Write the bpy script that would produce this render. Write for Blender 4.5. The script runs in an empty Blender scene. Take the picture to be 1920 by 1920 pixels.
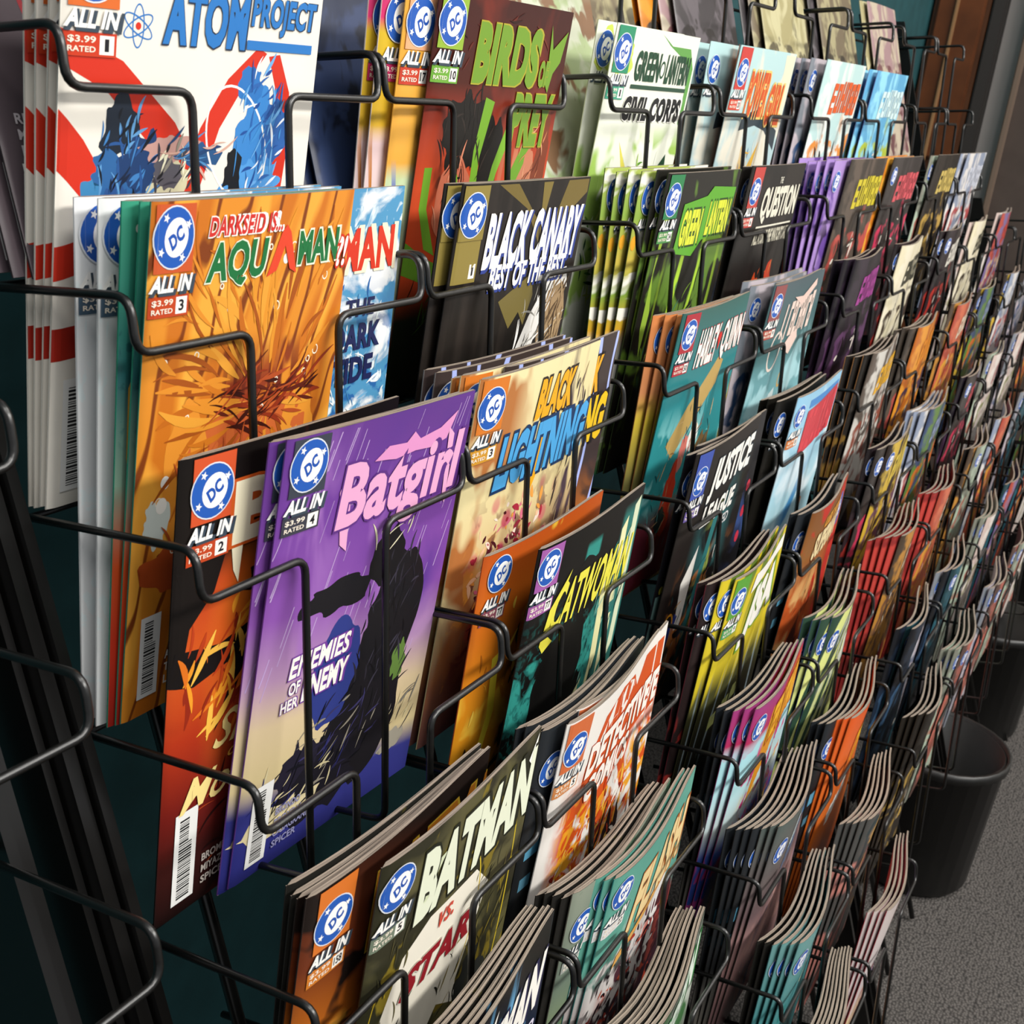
import bpy, bmesh, math, random
from mathutils import Matrix, Vector
random.seed(7)
sc = bpy.context.scene
col = sc.collection
# ------------------------------------------------------------------ camera
def setup_camera():
    cam = bpy.data.cameras.new('camera'); o = bpy.data.objects.new('camera', cam); col.objects.link(o)
    R = Vector((0.4965, -0.8609, 0.1108)); F = Vector((0.83, 0.4335, -0.351)).normalized()
    R = (R - F * R.dot(F)).normalized(); U = R.cross(F)
    m = Matrix((R, U, -F)).transposed().to_4x4(); m.translation = Vector((-0.3734, -0.4245, 0.0345))
    o.matrix_world = m
    cam.sensor_width = 36; cam.sensor_height = 36; cam.lens = 43.06; cam.clip_start = 0.01
    cam.dof.use_dof = True; cam.dof.focus_distance = 0.78; cam.dof.aperture_fstop = 26
    sc.camera = o
setup_camera()
# ------------------------------------------------------------------ world, lights, exposure
w = bpy.data.worlds.new('world'); sc.world = w; w.use_nodes = True
w.node_tree.nodes['Background'].inputs[0].default_value = (0.95, 0.97, 1.0, 1)
w.node_tree.nodes['Background'].inputs[1].default_value = 0.28
def area(loc, rot, sx, sy, power, colr=(1, .97, .92)):
    l = bpy.data.lights.new('ceiling_light', 'AREA'); l.shape = 'RECTANGLE'; l.size = sx; l.size_y = sy
    l.energy = power; l.color = colr
    o = bpy.data.objects.new('ceiling_light', l); o.location = loc; o.rotation_euler = rot; col.objects.link(o)
for x in (-0.7, 1.1, 2.9):
    area((x, -1.15, 1.9), (math.radians(5), 0, 0), 1.2, 0.3, 15)
area((1.2, -3.0, 1.9), (math.radians(35), 0, 0), 3.6, 0.5, 115)
sc.view_settings.view_transform = 'Standard'; sc.view_settings.look = 'None'
sc.view_settings.exposure = 0.70; sc.view_settings.gamma = 1.0
sc.view_settings.use_curve_mapping = False
# ------------------------------------------------------------------ helpers
S = 0.2265
DY, DZ = -.1362 * S, -.4777 * S
CX = [c * S for c in (0, 1, 2.31, 3.355, 4.62, 5.665, 6.93, 7.975, 9.24, 10.285)]
TH = math.radians(5)
RACK = Matrix.Rotation(-TH, 4, 'X')
LEAN = math.radians(9.16)
CW, CH = 0.168, 0.259
FLOOR = -1.15
ORD = ['zeroth', 'first', 'second', 'third', 'fourth', 'fifth', 'sixth', 'seventh', 'eighth', 'ninth', 'tenth', 'eleventh', 'twelfth']
def lin(h):
    if not isinstance(h, str): return tuple(h) + (1,)
    h = h.lstrip('#'); r = []
    for i in (0, 2, 4):
        c = int(h[i:i+2], 16) / 255
        r.append(c / 12.92 if c <= .04045 else ((c + .055) / 1.055) ** 2.4)
    return tuple(r) + (1,)
def tag(o, label=None, cat=None, group=None, kind=None):
    if label: o['label'] = label
    if cat: o['category'] = cat
    if group: o['group'] = group
    if kind: o['kind'] = kind
    return o
def link(name, data, parent=None):
    o = bpy.data.objects.new(name, data); col.objects.link(o)
    if parent: o.parent = parent
    return o
MATS = {}
def plain(key, c, rough=.5, metal=0, spec=.5, noise=0, nscale=200, bump=0):
    if key in MATS: return MATS[key]
    m = bpy.data.materials.new(key); m.use_nodes = True; nt = m.node_tree; b = nt.nodes['Principled BSDF']
    b.inputs['Base Color'].default_value = lin(c); b.inputs['Roughness'].default_value = rough
    b.inputs['Metallic'].default_value = metal; b.inputs['Specular IOR Level'].default_value = spec
    if noise or bump:
        tc = nt.nodes.new('ShaderNodeTexCoord'); n = nt.nodes.new('ShaderNodeTexNoise'); n.inputs['Scale'].default_value = nscale
        n.inputs['Detail'].default_value = 5; nt.links.new(tc.outputs['Object'], n.inputs['Vector'])
        if noise:
            mx = nt.nodes.new('ShaderNodeMix'); mx.data_type = 'RGBA'
            c0 = lin(c); mx.inputs['A'].default_value = tuple(v * (1 - noise) for v in c0[:3]) + (1,)
            mx.inputs['B'].default_value = tuple(min(1, v * (1 + noise)) for v in c0[:3]) + (1,)
            nt.links.new(n.outputs['Fac'], mx.inputs['Factor']); nt.links.new(mx.outputs['Result'], b.inputs['Base Color'])
        if bump:
            bp = nt.nodes.new('ShaderNodeBump'); bp.inputs['Strength'].default_value = bump; bp.inputs['Distance'].default_value = .002
            nt.links.new(n.outputs['Fac'], bp.inputs['Height']); nt.links.new(bp.outputs['Normal'], b.inputs['Normal'])
    MATS[key] = m; return m
def ink(c): return plain('ink_' + c.lstrip('#'), c, .38, 0, .35)
def mesh(name, verts, faces, mats=(), fm=None, uv=None, smooth=False):
    me = bpy.data.meshes.new(name); me.from_pydata(verts, [], faces)
    for m in mats: me.materials.append(m)
    if fm: me.polygons.foreach_set('material_index', fm)
    if uv:
        l = me.uv_layers.new(name='UVMap'); flat = []
        for u in uv: flat += [u[0], u[1]]
        l.data.foreach_set('uv', flat)
    if smooth: me.polygons.foreach_set('use_smooth', [True] * len(me.polygons))
    me.update(); return me
def boxm(x0, y0, z0, x1, y1, z1, mat, name='box', bevel=0):
    bm = bmesh.new(); bmesh.ops.create_cube(bm, size=1)
    for v in bm.verts: v.co = Vector((x0 + (v.co.x + .5) * (x1 - x0), y0 + (v.co.y + .5) * (y1 - y0), z0 + (v.co.z + .5) * (z1 - z0)))
    if bevel: bmesh.ops.bevel(bm, geom=bm.edges[:], offset=bevel, segments=2, affect='EDGES')
    me = bpy.data.meshes.new(name); bm.to_mesh(me); bm.free(); me.materials.append(mat); return me
def fillet(pts, r, n=5):
    P = [Vector(p) for p in pts]; out = [P[0]]
    for a, b, c in zip(P, P[1:], P[2:]):
        d1 = (a - b); d2 = (c - b); rr = min(r, d1.length * .45, d2.length * .45)
        p1 = b + d1.normalized() * rr; p2 = b + d2.normalized() * rr
        for i in range(n + 1):
            t = i / n; out.append(p1 * (1 - t) ** 2 + b * 2 * t * (1 - t) + p2 * t * t)
    out.append(P[-1]); return out
def tube(pts, r, mat, name='wire', seg=8, fr=.008):
    P = fillet(pts, fr); V = []; Fc = []
    up = Vector((.31, .45, .84)).normalized(); prev = None
    for i, p in enumerate(P):
        t = ((P[min(i + 1, len(P) - 1)]) - P[max(i - 1, 0)]).normalized()
        if prev is None:
            a = t.orthogonal().normalized()
        else:
            a = (prev - t * prev.dot(t)).normalized()
        prev = a; b = t.cross(a)
        for k in range(seg):
            an = 2 * math.pi * k / seg; V.append(p + (a * math.cos(an) + b * math.sin(an)) * r)
    for i in range(len(P) - 1):
        for k in range(seg):
            k2 = (k + 1) % seg; Fc.append((i * seg + k, i * seg + k2, (i + 1) * seg + k2, (i + 1) * seg + k))
    Fc.append(tuple(range(seg))[::-1]); Fc.append(tuple((len(P) - 1) * seg + k for k in range(seg)))
    return mesh(name, V, Fc, [mat], smooth=True)
# ------------------------------------------------------------------ procedural cover art
def art(name, ops, rough=.36):
    m = bpy.data.materials.new(name); m.use_nodes = True; nt = m.node_tree; N = nt.nodes; L = nt.links
    b = N['Principled BSDF']; b.inputs['Roughness'].default_value = rough; b.inputs['Specular IOR Level'].default_value = .35
    uv = N.new('ShaderNodeUVMap'); uv.uv_map = 'UVMap'; sp = N.new('ShaderNodeSeparateXYZ'); L.new(uv.outputs[0], sp.inputs[0])
    cur = None
    def mth(op, a, bb=None, c=None):
        n = N.new('ShaderNodeMath'); n.operation = op
        for i, v in enumerate((a, bb, c)):
            if v is None: continue
            if isinstance(v, (int, float)): n.inputs[i].default_value = v
            else: L.new(v, n.inputs[i])
        return n.outputs[0]
    def mapr(v, lo, hi):
        n = N.new('ShaderNodeMapRange'); n.clamp = True; n.inputs[1].default_value = lo; n.inputs[2].default_value = hi
        L.new(v, n.inputs[0]); return n.outputs[0]
    def mixc(fac, c):
        nonlocal cur
        n = N.new('ShaderNodeMix'); n.data_type = 'RGBA'; L.new(fac, n.inputs['Factor'])
        L.new(cur, n.inputs['A'])
        if isinstance(c, str): n.inputs['B'].default_value = lin(c)
        else: L.new(c, n.inputs['B'])
        cur = n.outputs['Result']
    def limited(mask, lim):
        if not lim: return mask
        u0, v0, u1, v1, s = lim
        for a, lo, hi in ((sp.outputs[0], u0, u1), (sp.outputs[1], v0, v1)):
            mask = mth('MULTIPLY', mask, mapr(a, lo - s, lo + s)); mask = mth('MULTIPLY', mask, mapr(a, hi + s, hi - s))
        return mask
    for op in ops:
        k = op[0]
        if k == 'ramp':
            r = N.new('ShaderNodeValToRGB'); e = r.color_ramp.elements; st = op[1]
            while len(e) < len(st): e.new(.5)
            for i, (p, c) in enumerate(st): e[i].position = p; e[i].color = lin(c)
            src = sp.outputs[1]
            if len(op) > 2:
                src = mth('ADD', sp.outputs[1], mth('MULTIPLY', mth('SUBTRACT', sp.outputs[0], .5), op[2]))
            L.new(src, r.inputs[0]); cur = r.outputs[0]
        elif k == 'flat':
            r = N.new('ShaderNodeRGB'); r.outputs[0].default_value = lin(op[1]); cur = r.outputs[0]
        elif k in ('noise', 'wave', 'vor'):
            sx, sy, seed, lo, hi, c = op[1:7]; ex = op[7] if len(op) > 7 else {}
            mp = N.new('ShaderNodeMapping'); mp.inputs['Scale'].default_value = (sx, sy, 1); mp.inputs['Location'].default_value = (seed * 1.7, seed * 2.3, seed)
            mp.inputs['Rotation'].default_value = (0, 0, math.radians(ex.get('rot', 0))); L.new(uv.outputs[0], mp.inputs[0])
            if k == 'noise':
                t = N.new('ShaderNodeTexNoise'); t.inputs['Scale'].default_value = 1; t.inputs['Detail'].default_value = ex.get('det', 3); t.inputs['Distortion'].default_value = ex.get('dist', .6); o = t.outputs['Fac']
            elif k == 'wave':
                t = N.new('ShaderNodeTexWave'); t.inputs['Scale'].default_value = 1; t.inputs['Distortion'].default_value = ex.get('dist', 5); t.inputs['Detail'].default_value = 2; t.inputs['Detail Scale'].default_value = ex.get('ds', 1.2); o = t.outputs['Fac']
            else:
                t = N.new('ShaderNodeTexVoronoi'); t.inputs['Scale'].default_value = 1; o = t.outputs['Distance']
            L.new(mp.outputs[0], t.inputs['Vector'])
            mixc(limited(mapr(o, lo, hi), ex.get('lim')), c)
        elif k == 'box':
            one = N.new('ShaderNodeValue'); one.outputs[0].default_value = 1
            mixc(limited(one.outputs[0], op[1]), op[2])
        elif k == 'ell':
            u, v, ru, rv, soft, c = op[1:7]
            a = mth('POWER', mth('ABSOLUTE', mth('DIVIDE', mth('SUBTRACT', sp.outputs[0], u), ru)), 2.0)
            bb = mth('POWER', mth('ABSOLUTE', mth('DIVIDE', mth('SUBTRACT', sp.outputs[1], v), rv)), 2.0)
            mixc(mapr(mth('ADD', a, bb), 1 + soft, 1 - soft), c)
    L.new(cur, b.inputs['Base Color']); return m
# ------------------------------------------------------------------ printed vector marks
TCACHE = {}
def text2d(txt, bold=0, shear=0):
    k = (txt, bold, shear)
    if k in TCACHE: return TCACHE[k]
    cu = bpy.data.curves.new('t', 'FONT'); cu.body = txt; cu.offset = bold; cu.resolution_u = 3; cu.space_character = 1 + bold * 1.2
    o = bpy.data.objects.new('t', cu); col.objects.link(o)
    dg = bpy.context.evaluated_depsgraph_get(); me = bpy.data.meshes.new_from_object(o.evaluated_get(dg))
    V = [(v.co.x + shear * v.co.y, v.co.y) for v in me.vertices]; F = [tuple(p.vertices) for p in me.polygons]
    bpy.data.objects.remove(o); bpy.data.curves.remove(cu); bpy.data.meshes.remove(me)
    TCACHE[k] = (V, F); return V, F
def fit_text(txt, u0, v0, u1, v1, bold=.02, shear=0, extra=0):
    V0, _ = text2d(txt, bold, shear)
    V, F = text2d(txt, bold + extra, shear) if extra else (V0, _)
    xs = [p[0] for p in V0]; ys = [p[1] for p in V0]
    if extra:   # drop spikes that the outline offset may throw out of a sharp corner
        bx = (min(xs) - .15, max(xs) + .15, min(ys) - .15, max(ys) + .15)
        V = [(min(bx[1], max(bx[0], x)), min(bx[3], max(bx[2], y))) for x, y in V]
    x0, x1, y0, y1 = min(xs), max(xs), min(ys), max(ys)
    return [(u0 + (x - x0) / (x1 - x0) * (u1 - u0), v0 + (y - y0) / (y1 - y0) * (v1 - v0)) for x, y in V], F
def circ(u, v, r, n=20, ry=None, rot=0):
    ry = ry or r; out = []
    for i in range(n):
        a = 2 * math.pi * i / n; x = r * math.cos(a); y = ry * math.sin(a)
        out.append((u + (x * math.cos(rot) - y * math.sin(rot)) / 168, v + (x * math.sin(rot) + y * math.cos(rot)) / 259))
    return out
def star(u, v, r, rot=.3):
    return [(u + (r if i % 2 == 0 else r * .42) * math.sin(math.pi * i / 5 + rot) / 168, v + (r if i % 2 == 0 else r * .42) * math.cos(math.pi * i / 5 + rot) / 259) for i in range(10)]
def blob(u, v, ru, rv, seed, jag=.3, n=26):
    rr = random.Random(seed); out = []
    for i in range(n):
        a = 2 * math.pi * i / n; k = 1 + rr.uniform(-jag, jag); out.append((u + ru * k * math.cos(a), v + rv * k * math.sin(a)))
    for _ in range(1):
        q = []
        for (x0, y0), (x1, y1) in zip(out, out[1:] + out[:1]): q += [(x0 * .75 + x1 * .25, y0 * .75 + y1 * .25), (x0 * .25 + x1 * .75, y0 * .25 + y1 * .75)]
        out = q
    return out
def strokes(u, v, ru, rv, n, seed, ang=60, spread=40, ln=(.04, .12), wd=(.004, .012), rad=None):
    rr = random.Random(seed); out = []
    for i in range(n):
        a = rr.uniform(0, 6.283); q = math.sqrt(rr.random()); x = u + ru * q * math.cos(a); y = v + rv * q * math.sin(a)
        if rad: t = math.atan2((y - rad[1]) * 1.54, x - rad[0]) + math.radians(rr.uniform(-spread, spread) * .4)
        else: t = math.radians(ang + rr.uniform(-spread, spread))
        l = rr.uniform(*ln); w0 = rr.uniform(*wd); cv = rr.uniform(-.9, .9); V = []; F = []; px, py = x, y; m = 6
        for j in range(m + 1):
            f = j / m; w2 = w0 * math.sin(math.pi * (f * .9 + .05)) * .5; nx, ny = -math.sin(t), math.cos(t)
            V += [(px + nx * w2, py + ny * w2 / 1.54), (px - nx * w2, py - ny * w2 / 1.54)]
            px += math.cos(t) * l / m; py += math.sin(t) * l / m / 1.54; t += cv / m
        if min(p[0] for p in V) < .01 or max(p[0] for p in V) > .985 or min(p[1] for p in V) < .01 or max(p[1] for p in V) > .985: continue
        for j in range(m): F.append((2 * j, 2 * j + 1, 2 * j + 3, 2 * j + 2))
        out.append((V, F))
    return out
def ring(u, v, rx, ry, wd, rot=0, a0=0, a1=360, n=36):
    V = []; F = []
    for i in range(n + 1):
        a = math.radians(a0 + (a1 - a0) * i / n)
        for s in (-.5, .5):
            x = (rx + s * wd) * math.cos(a); y = (ry + s * wd) * math.sin(a)
            V.append((u + (x * math.cos(rot) - y * math.sin(rot)) / 168, v + (x * math.sin(rot) + y * math.cos(rot)) / 259))
    for i in range(n): F.append((2 * i, 2 * i + 1, 2 * i + 3, 2 * i + 2))
    return V, F
class Design:
    def __init__(s, key, desc, ops, items=(), spine='#222222', std=None, bar=None, rough=.36):
        s.key = key; s.desc = desc; s.ops = ops; s.items = list(items); s.spine = spine; s.std = std; s.bar = bar; s.mat = None; s.rough = rough
    def material(s):
        if not s.mat: s.mat = art('cover_' + s.key, s.ops, s.rough)
        return s.mat
    def prints(s):
        """part name -> list of (verts2d, faces, colour)"""
        P = {}
        def add(part, V, F, c): P.setdefault(part, []).append((V, F, c))
        def poly(part, pts, c): add(part, pts, [tuple(range(len(pts)))], c)
        for it in s.items:
            k = it[0]
            if k == 'T':
                txt, u0, v0, u1, v1, c = it[1:7]; e = it[7] if len(it) > 7 else {}
                b = e.get('b', .02); sh = e.get('sh', 0); part = e.get('part', 'title_lettering')
                if e.get('out'):
                    V, F = fit_text(txt, u0, v0, u1, v1, b, sh, e.get('ow', .035)); dx, dy = e.get('off', (0, 0))
                    add(part, [(x + dx, y + dy) for x, y in V], F, e['out'])
                V, F = fit_text(txt, u0, v0, u1, v1, b, sh)
                if e.get('rise'):
                    pass
                add(part, V, F, c)
            elif k == 'P': poly(it[3] if len(it) > 3 else 'cover_artwork', it[1], it[2])
            elif k == 'R':
                u0, v0, u1, v1, c = it[1:6]; poly(it[6] if len(it) > 6 else 'cover_artwork', [(u0, v0), (u1, v0), (u1, v1), (u0, v1)], c)
            elif k == 'E': poly('cover_artwork', circ(it[1], it[2], it[3], 20, it[4]), it[5])
            elif k == 'B': poly('cover_artwork', blob(*it[1:5], it[6], it[7] if len(it) > 7 else .3), it[5])
            elif k == 'O':
                V, F = ring(*it[1:5 + 1], **(it[7] if len(it) > 7 else {})); add('cover_artwork', V, F, it[6])
            elif k == 'rain':
                rr = random.Random(it[1]); V = []; F = []
                for i in range(it[2]):
                    u = rr.uniform(0, .95); v = rr.uniform(.35, .95); l = rr.uniform(.04, .11); wd = rr.uniform(.002, .005); n0 = len(V)
                    V += [(u, v), (u + wd, v), (u + wd + l * .5, v + l), (u + l * .5, v + l)]; F.append((n0, n0 + 1, n0 + 2, n0 + 3))
                V = [(min(.99, x), min(.99, y)) for x, y in V]; add('cover_artwork', V, F, it[3])
            elif k == 'S':
                u, v, ru, rv, n, cols, seed = it[1:8]; e = it[8] if len(it) > 8 else {}
                for i, (V, F) in enumerate(strokes(u, v, ru, rv, n, seed, **e)): add('cover_artwork', V, F, cols[i % len(cols)])
            elif k == 'bub':
                rr = random.Random(it[1])
                for i in range(it[2]):
                    V, F = ring(rr.uniform(.05, .95), rr.uniform(.3, .97), *(2 * [rr.uniform(1.2, 2.6)]), .7, n=12); add('cover_artwork', V, F, it[3])
            elif k == 'lett':   # unreadable lettering: leaning strokes in a band
                u0, v0, u1, v1, c, n, seed = it[1:8]; rr = random.Random(seed)
                for i in range(n):
                    cw = (u1 - u0) / n; a = u0 + cw * i; b = a + cw * .84; st = cw * .30; hh = (v1 - v0); sk = cw * .25
                    y0 = v0 + hh * rr.uniform(0, .1); y1 = v1 - hh * rr.uniform(0, .1); th = hh * .2
                    bars = [(a, y0, a + st, y1)]
                    if rr.random() < .65: bars.append((b - st, y0, b, y1))
                    for yy in (y0, (y0 + y1 - th) / 2, y1 - th):
                        if rr.random() < .62: bars.append((a, yy, b, yy + th))
                    for x0, yy0, x1, yy1 in bars:
                        f0 = sk * (yy0 - v0) / hh; f1 = sk * (yy1 - v0) / hh
                        poly('title_lettering', [(x0 + f0, yy0), (x1 + f0, yy0), (x1 + f1, yy1), (x0 + f1, yy1)], c)
        if s.std:
            st = s.std; u, v, r = max(.088, st.get('u', .12) - .028), min(.94, st.get('v', .925) + .008), st.get('r', 15) * .89
            if st.get('strip'): poly('price_box', [(u - .075, v - .06), (u + .085, v - .06), (u + .085, .999), (u - .075, .999)], st['strip'])
            pb = 'publisher_badge'
            poly(pb, circ(u, v, r + .7, 28), '#d8dce2'); poly(pb, circ(u, v, r, 28), '#2457ad')
            poly(pb, circ(u + .008, v, r * .60, 24, r * .66, -.4), '#f2f2f0')
            V, F = fit_text('DC', -.36, -.23, .36, .23, .05, .12); a = .62
            add(pb, [(u + .008 + (x * math.cos(a) - y * math.sin(a)) * r * 1.15 / 168, v + (x * math.sin(a) + y * math.cos(a)) * r * 1.15 / 259) for x, y in V], F, '#1f4fa6')
            for an in (2.2, .55, 3.75, 5.3):
                poly(pb, star(u + r * .8 * math.cos(an) / 168, v + r * .8 * math.sin(an) / 259, r * .17), '#f2f2f0')
            if st.get('num'):
                tv = v - (r + 8.5) / 259
                V, F = fit_text('ALL IN', u - .088, tv - .008, u + .088, tv + .022, .045, .28, .05); add(pb, [(x + .006, y - .004) for x, y in V], F, '#3a4652')
                V, F = fit_text('ALL IN', u - .088, tv - .008, u + .088, tv + .022, .045, .28); add(pb, V, F, '#f1efea')
                bx = 'price_box'; pv = tv - .052
                poly(bx, [(u - .085, pv), (u + .08, pv), (u + .08, pv + .038), (u - .085, pv + .038)], st.get('pc', '#b8431f'))
                poly(bx, [(u + .025, pv + .004), (u + .072, pv + .004), (u + .072, pv + .034), (u + .025, pv + .034)], '#efece4')
                nw = .007 if st['num'] == '1' else .011 if len(st['num']) == 1 else .018; V, F = fit_text(st['num'], u + .0485 - nw, pv + .009, u + .0485 + nw, pv + .029, .03); add(bx, V, F, '#1c1c22')
                V, F = fit_text('$3.99', u - .075, pv + .02, u + .012, pv + .032, .02); add(bx, V, F, '#efe3d2')
                V, F = fit_text('RATED', u - .075, pv + .007, u + .012, pv + .016, .02); add(bx, V, F, '#efe3d2')
        if s.bar:
            u, v, hgt, names, nc = s.bar
            poly('barcode', [(u, v), (u + .095, v), (u + .095, v + hgt), (u, v + hgt)], '#e9e9e6')
            rr = random.Random(len(s.key)); y = v + .01; V = []; F = []
            while y < v + hgt - .015:
                h = rr.choice((.0018, .003, .0045)); n0 = len(V); e = .075 if y < v + hgt * .66 else .06
                V += [(u + .02, y), (u + e, y), (u + e, y + h), (u + .02, y + h)]; F.append((n0, n0 + 1, n0 + 2, n0 + 3)); y += h + rr.choice((.002, .003))
            add('barcode', V, F, '#1a1a1a')
            for i, nm in enumerate(names):
                V, F = fit_text(nm, u + .125, v + .012 + (len(names) - 1 - i) * .028, u + .125 + .021 * len(nm), v + .012 + (len(names) - 1 - i) * .028 + (.015 if i % 2 == 0 and len(names) > 6 else .019), .03); add('credits', V, F, nc)
        return P
# ------------------------------------------------------------------ comic geometry
US = [0, .010, .03, .07, .14, .22, .3, .38, .46, .54, .62, .7, .78, .86, .93, 1]
VS = [0, .15, .3, .45, .6, .72, .82, .9, 1]
TK = .0028
class Bend:
    def __init__(s, bulge=0.0015, right=0.0, key='a', flop=0.0): s.b = bulge; s.r = right; s.key = key; s.f = flop
    def y(s, u, v):
        vv = max(0, v) ** 1.6
        return -s.b * vv * math.sin(math.pi * min(1, max(0, u)) ** .8) + s.r * vv * u * u * (3 - 2 * u) + s.f * v * v * v
    def thick(s, u):
        t = TK * (1 - .35 * u); return t * (min(1, .35 + u / .03 * .65))
    def front(s, u, v):
        rnd = TK * .5 * max(0, 1 - u / .03) ** 2
        return Vector((u * CW, s.y(u, v) + rnd, v * CH))
BODY = {}; COVER = {}; PARTS = {}
def pages_mat():
    if 'pages' in MATS: return MATS['pages']
    m = bpy.data.materials.new('pages'); m.use_nodes = True; nt = m.node_tree; b = nt.nodes['Principled BSDF']; b.inputs['Roughness'].default_value = .8
    uv = nt.nodes.new('ShaderNodeUVMap'); uv.uv_map = 'UVMap'; mp = nt.nodes.new('ShaderNodeMapping'); mp.inputs['Scale'].default_value = (2.5, 9, 1)
    n = nt.nodes.new('ShaderNodeTexNoise'); n.inputs['Scale'].default_value = 1.0; n.inputs['Detail'].default_value = 6
    r = nt.nodes.new('ShaderNodeValToRGB'); e = r.color_ramp.elements; e[0].position = .35; e[0].color = lin('#2e2823'); e[1].position = .62; e[1].color = lin('#a39484')
    nt.links.new(uv.outputs[0], mp.inputs[0]); nt.links.new(mp.outputs[0], n.inputs['Vector']); nt.links.new(n.outputs['Fac'], r.inputs[0]); nt.links.new(r.outputs[0], b.inputs['Base Color'])
    MATS['pages'] = m; return m
def body_mesh(bend, spine):
    k = (bend.key, spine)
    if k in BODY: return BODY[k]
    nu, nv = len(US), len(VS); V = []; F = []; fm = []; uv = []
    for v in VS:
        for u in US:
            p = bend.front(u, v); V.append((p.x, p.y, p.z)); 
    nb = len(V)
    for v in VS:
        for u in US:
            p = bend.front(u, v); t = bend.thick(u); V.append((p.x, bend.y(u, v) + t - TK * .5 * max(0, 1 - u / .03) ** 2 * .2, p.z))
    fi = lambda i, j: j * nu + i; bi = lambda i, j: nb + j * nu + i
    for j in range(nv - 1):
        for i in range(nu - 1):
            F.append((bi(i, j), bi(i, j + 1), bi(i + 1, j + 1), bi(i + 1, j))); fm.append(1); uv += [(US[i], VS[j]), (US[i], VS[j + 1]), (US[i + 1], VS[j + 1]), (US[i + 1], VS[j])]
    for j in range(nv - 1):
        F.append((fi(nu - 1, j), bi(nu - 1, j), bi(nu - 1, j + 1), fi(nu - 1, j + 1))); fm.append(0); uv += [(VS[j], 0), (VS[j], 1), (VS[j + 1], 1), (VS[j + 1], 0)]
        F.append((fi(0, j), fi(0, j + 1), bi(0, j + 1), bi(0, j))); fm.append(1); uv += [(0, VS[j])] * 4
    for i in range(nu - 1):
        F.append((fi(i, nv - 1), fi(i + 1, nv - 1), bi(i + 1, nv - 1), bi(i, nv - 1))); fm.append(0); uv += [(US[i], 0), (US[i + 1], 0), (US[i + 1], 1), (US[i], 1)]
        F.append((fi(i, 0), bi(i, 0), bi(i + 1, 0), fi(i + 1, 0))); fm.append(0); uv += [(US[i], 0), (US[i], 1), (US[i + 1], 1), (US[i + 1], 0)]
    BODY[k] = mesh('comic_body', V, F, [pages_mat(), ink(spine)], fm, uv); return BODY[k]
def cover_mesh(bend, d):
    k = (bend.key, d.key)
    if k in COVER: return COVER[k]
    nu, nv = len(US), len(VS); V = []; F = []; uv = []
    for v in VS:
        for u in US: V.append(bend.front(u, v) + Vector((0, -.00015, 0)))
    for j in range(nv - 1):
        for i in range(nu - 1):
            F.append((j * nu + i, j * nu + i + 1, (j + 1) * nu + i + 1, (j + 1) * nu + i)); uv += [(US[i], VS[j]), (US[i + 1], VS[j]), (US[i + 1], VS[j + 1]), (US[i], VS[j + 1])]
    COVER[k] = mesh('front_cover', V, F, [d.material()], None, uv, True); return COVER[k]
LAYER = {'cover_artwork': .0002, 'price_box': .0006, 'publisher_badge': .0008, 'barcode': .0006, 'credits': .0008, 'title_lettering': .0006}
def part_meshes(bend, d):
    k = (bend.key, d.key)
    if k in PARTS: return PARTS[k]
    out = {}
    for part, lst in d.prints().items():
        bm = bmesh.new(); mats = []; lay = LAYER.get(part, .0004); inc = min(.00004, .0003 / len(lst))
        for V, F, c in lst:
            lay += inc
            mk = c
            if mk not in mats: mats.append(mk)
            vs = [bm.verts.new((min(.996, max(.001, x)), min(.996, max(.004, y)), lay)) for x, y in V]
            for f in F:
                try:
                    fc = bm.faces.new([vs[i] for i in f]); fc.material_index = mats.index(mk)
                except ValueError: pass
        bmesh.ops.triangulate(bm, faces=[f for f in bm.faces if len(f.verts) > 4])
        if part in ('cover_artwork', 'title_lettering', 'price_box', 'publisher_badge', 'barcode'):
            step = .0625 if bend.b > .003 or bend.r > .003 else .125
            n = int(round(1 / step))
            for i in range(1, n):
                bmesh.ops.bisect_plane(bm, geom=bm.verts[:] + bm.edges[:] + bm.faces[:], plane_co=(i * step, 0, 0), plane_no=(1, 0, 0))
            for q in (.010, .03, .07):
                bmesh.ops.bisect_plane(bm, geom=bm.verts[:] + bm.edges[:] + bm.faces[:], plane_co=(q, 0, 0), plane_no=(1, 0, 0))
            for i in range(1, 9):
                bmesh.ops.bisect_plane(bm, geom=bm.verts[:] + bm.edges[:] + bm.faces[:], plane_co=(0, i / 9, 0), plane_no=(0, 1, 0))
        for v in bm.verts:
            p = bend.front(v.co.x, v.co.y); l = v.co.z; v.co = Vector((p.x, p.y - l, p.z))
        bmesh.ops.recalc_face_normals(bm, faces=bm.faces[:])
        me = bpy.data.meshes.new(part); bm.to_mesh(me); bm.free()
        for c in mats: me.materials.append(ink(c))
        out[part] = me
    PARTS[k] = out; return out
NCOMIC = 0
def comic(d, bend, mat, label, group, parts=True, name='comic_book'):
    global NCOMIC; NCOMIC += 1
    o = link(name, body_mesh(bend, d.spine)); o.matrix_world = mat
    tag(o, label, 'comic book', group)
    c = link('front_cover', cover_mesh(bend, d), o)
    if parts:
        for pn, me in part_meshes(bend, d).items():
            if parts is True or pn in parts: link(pn, me, c)
    return o
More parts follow.
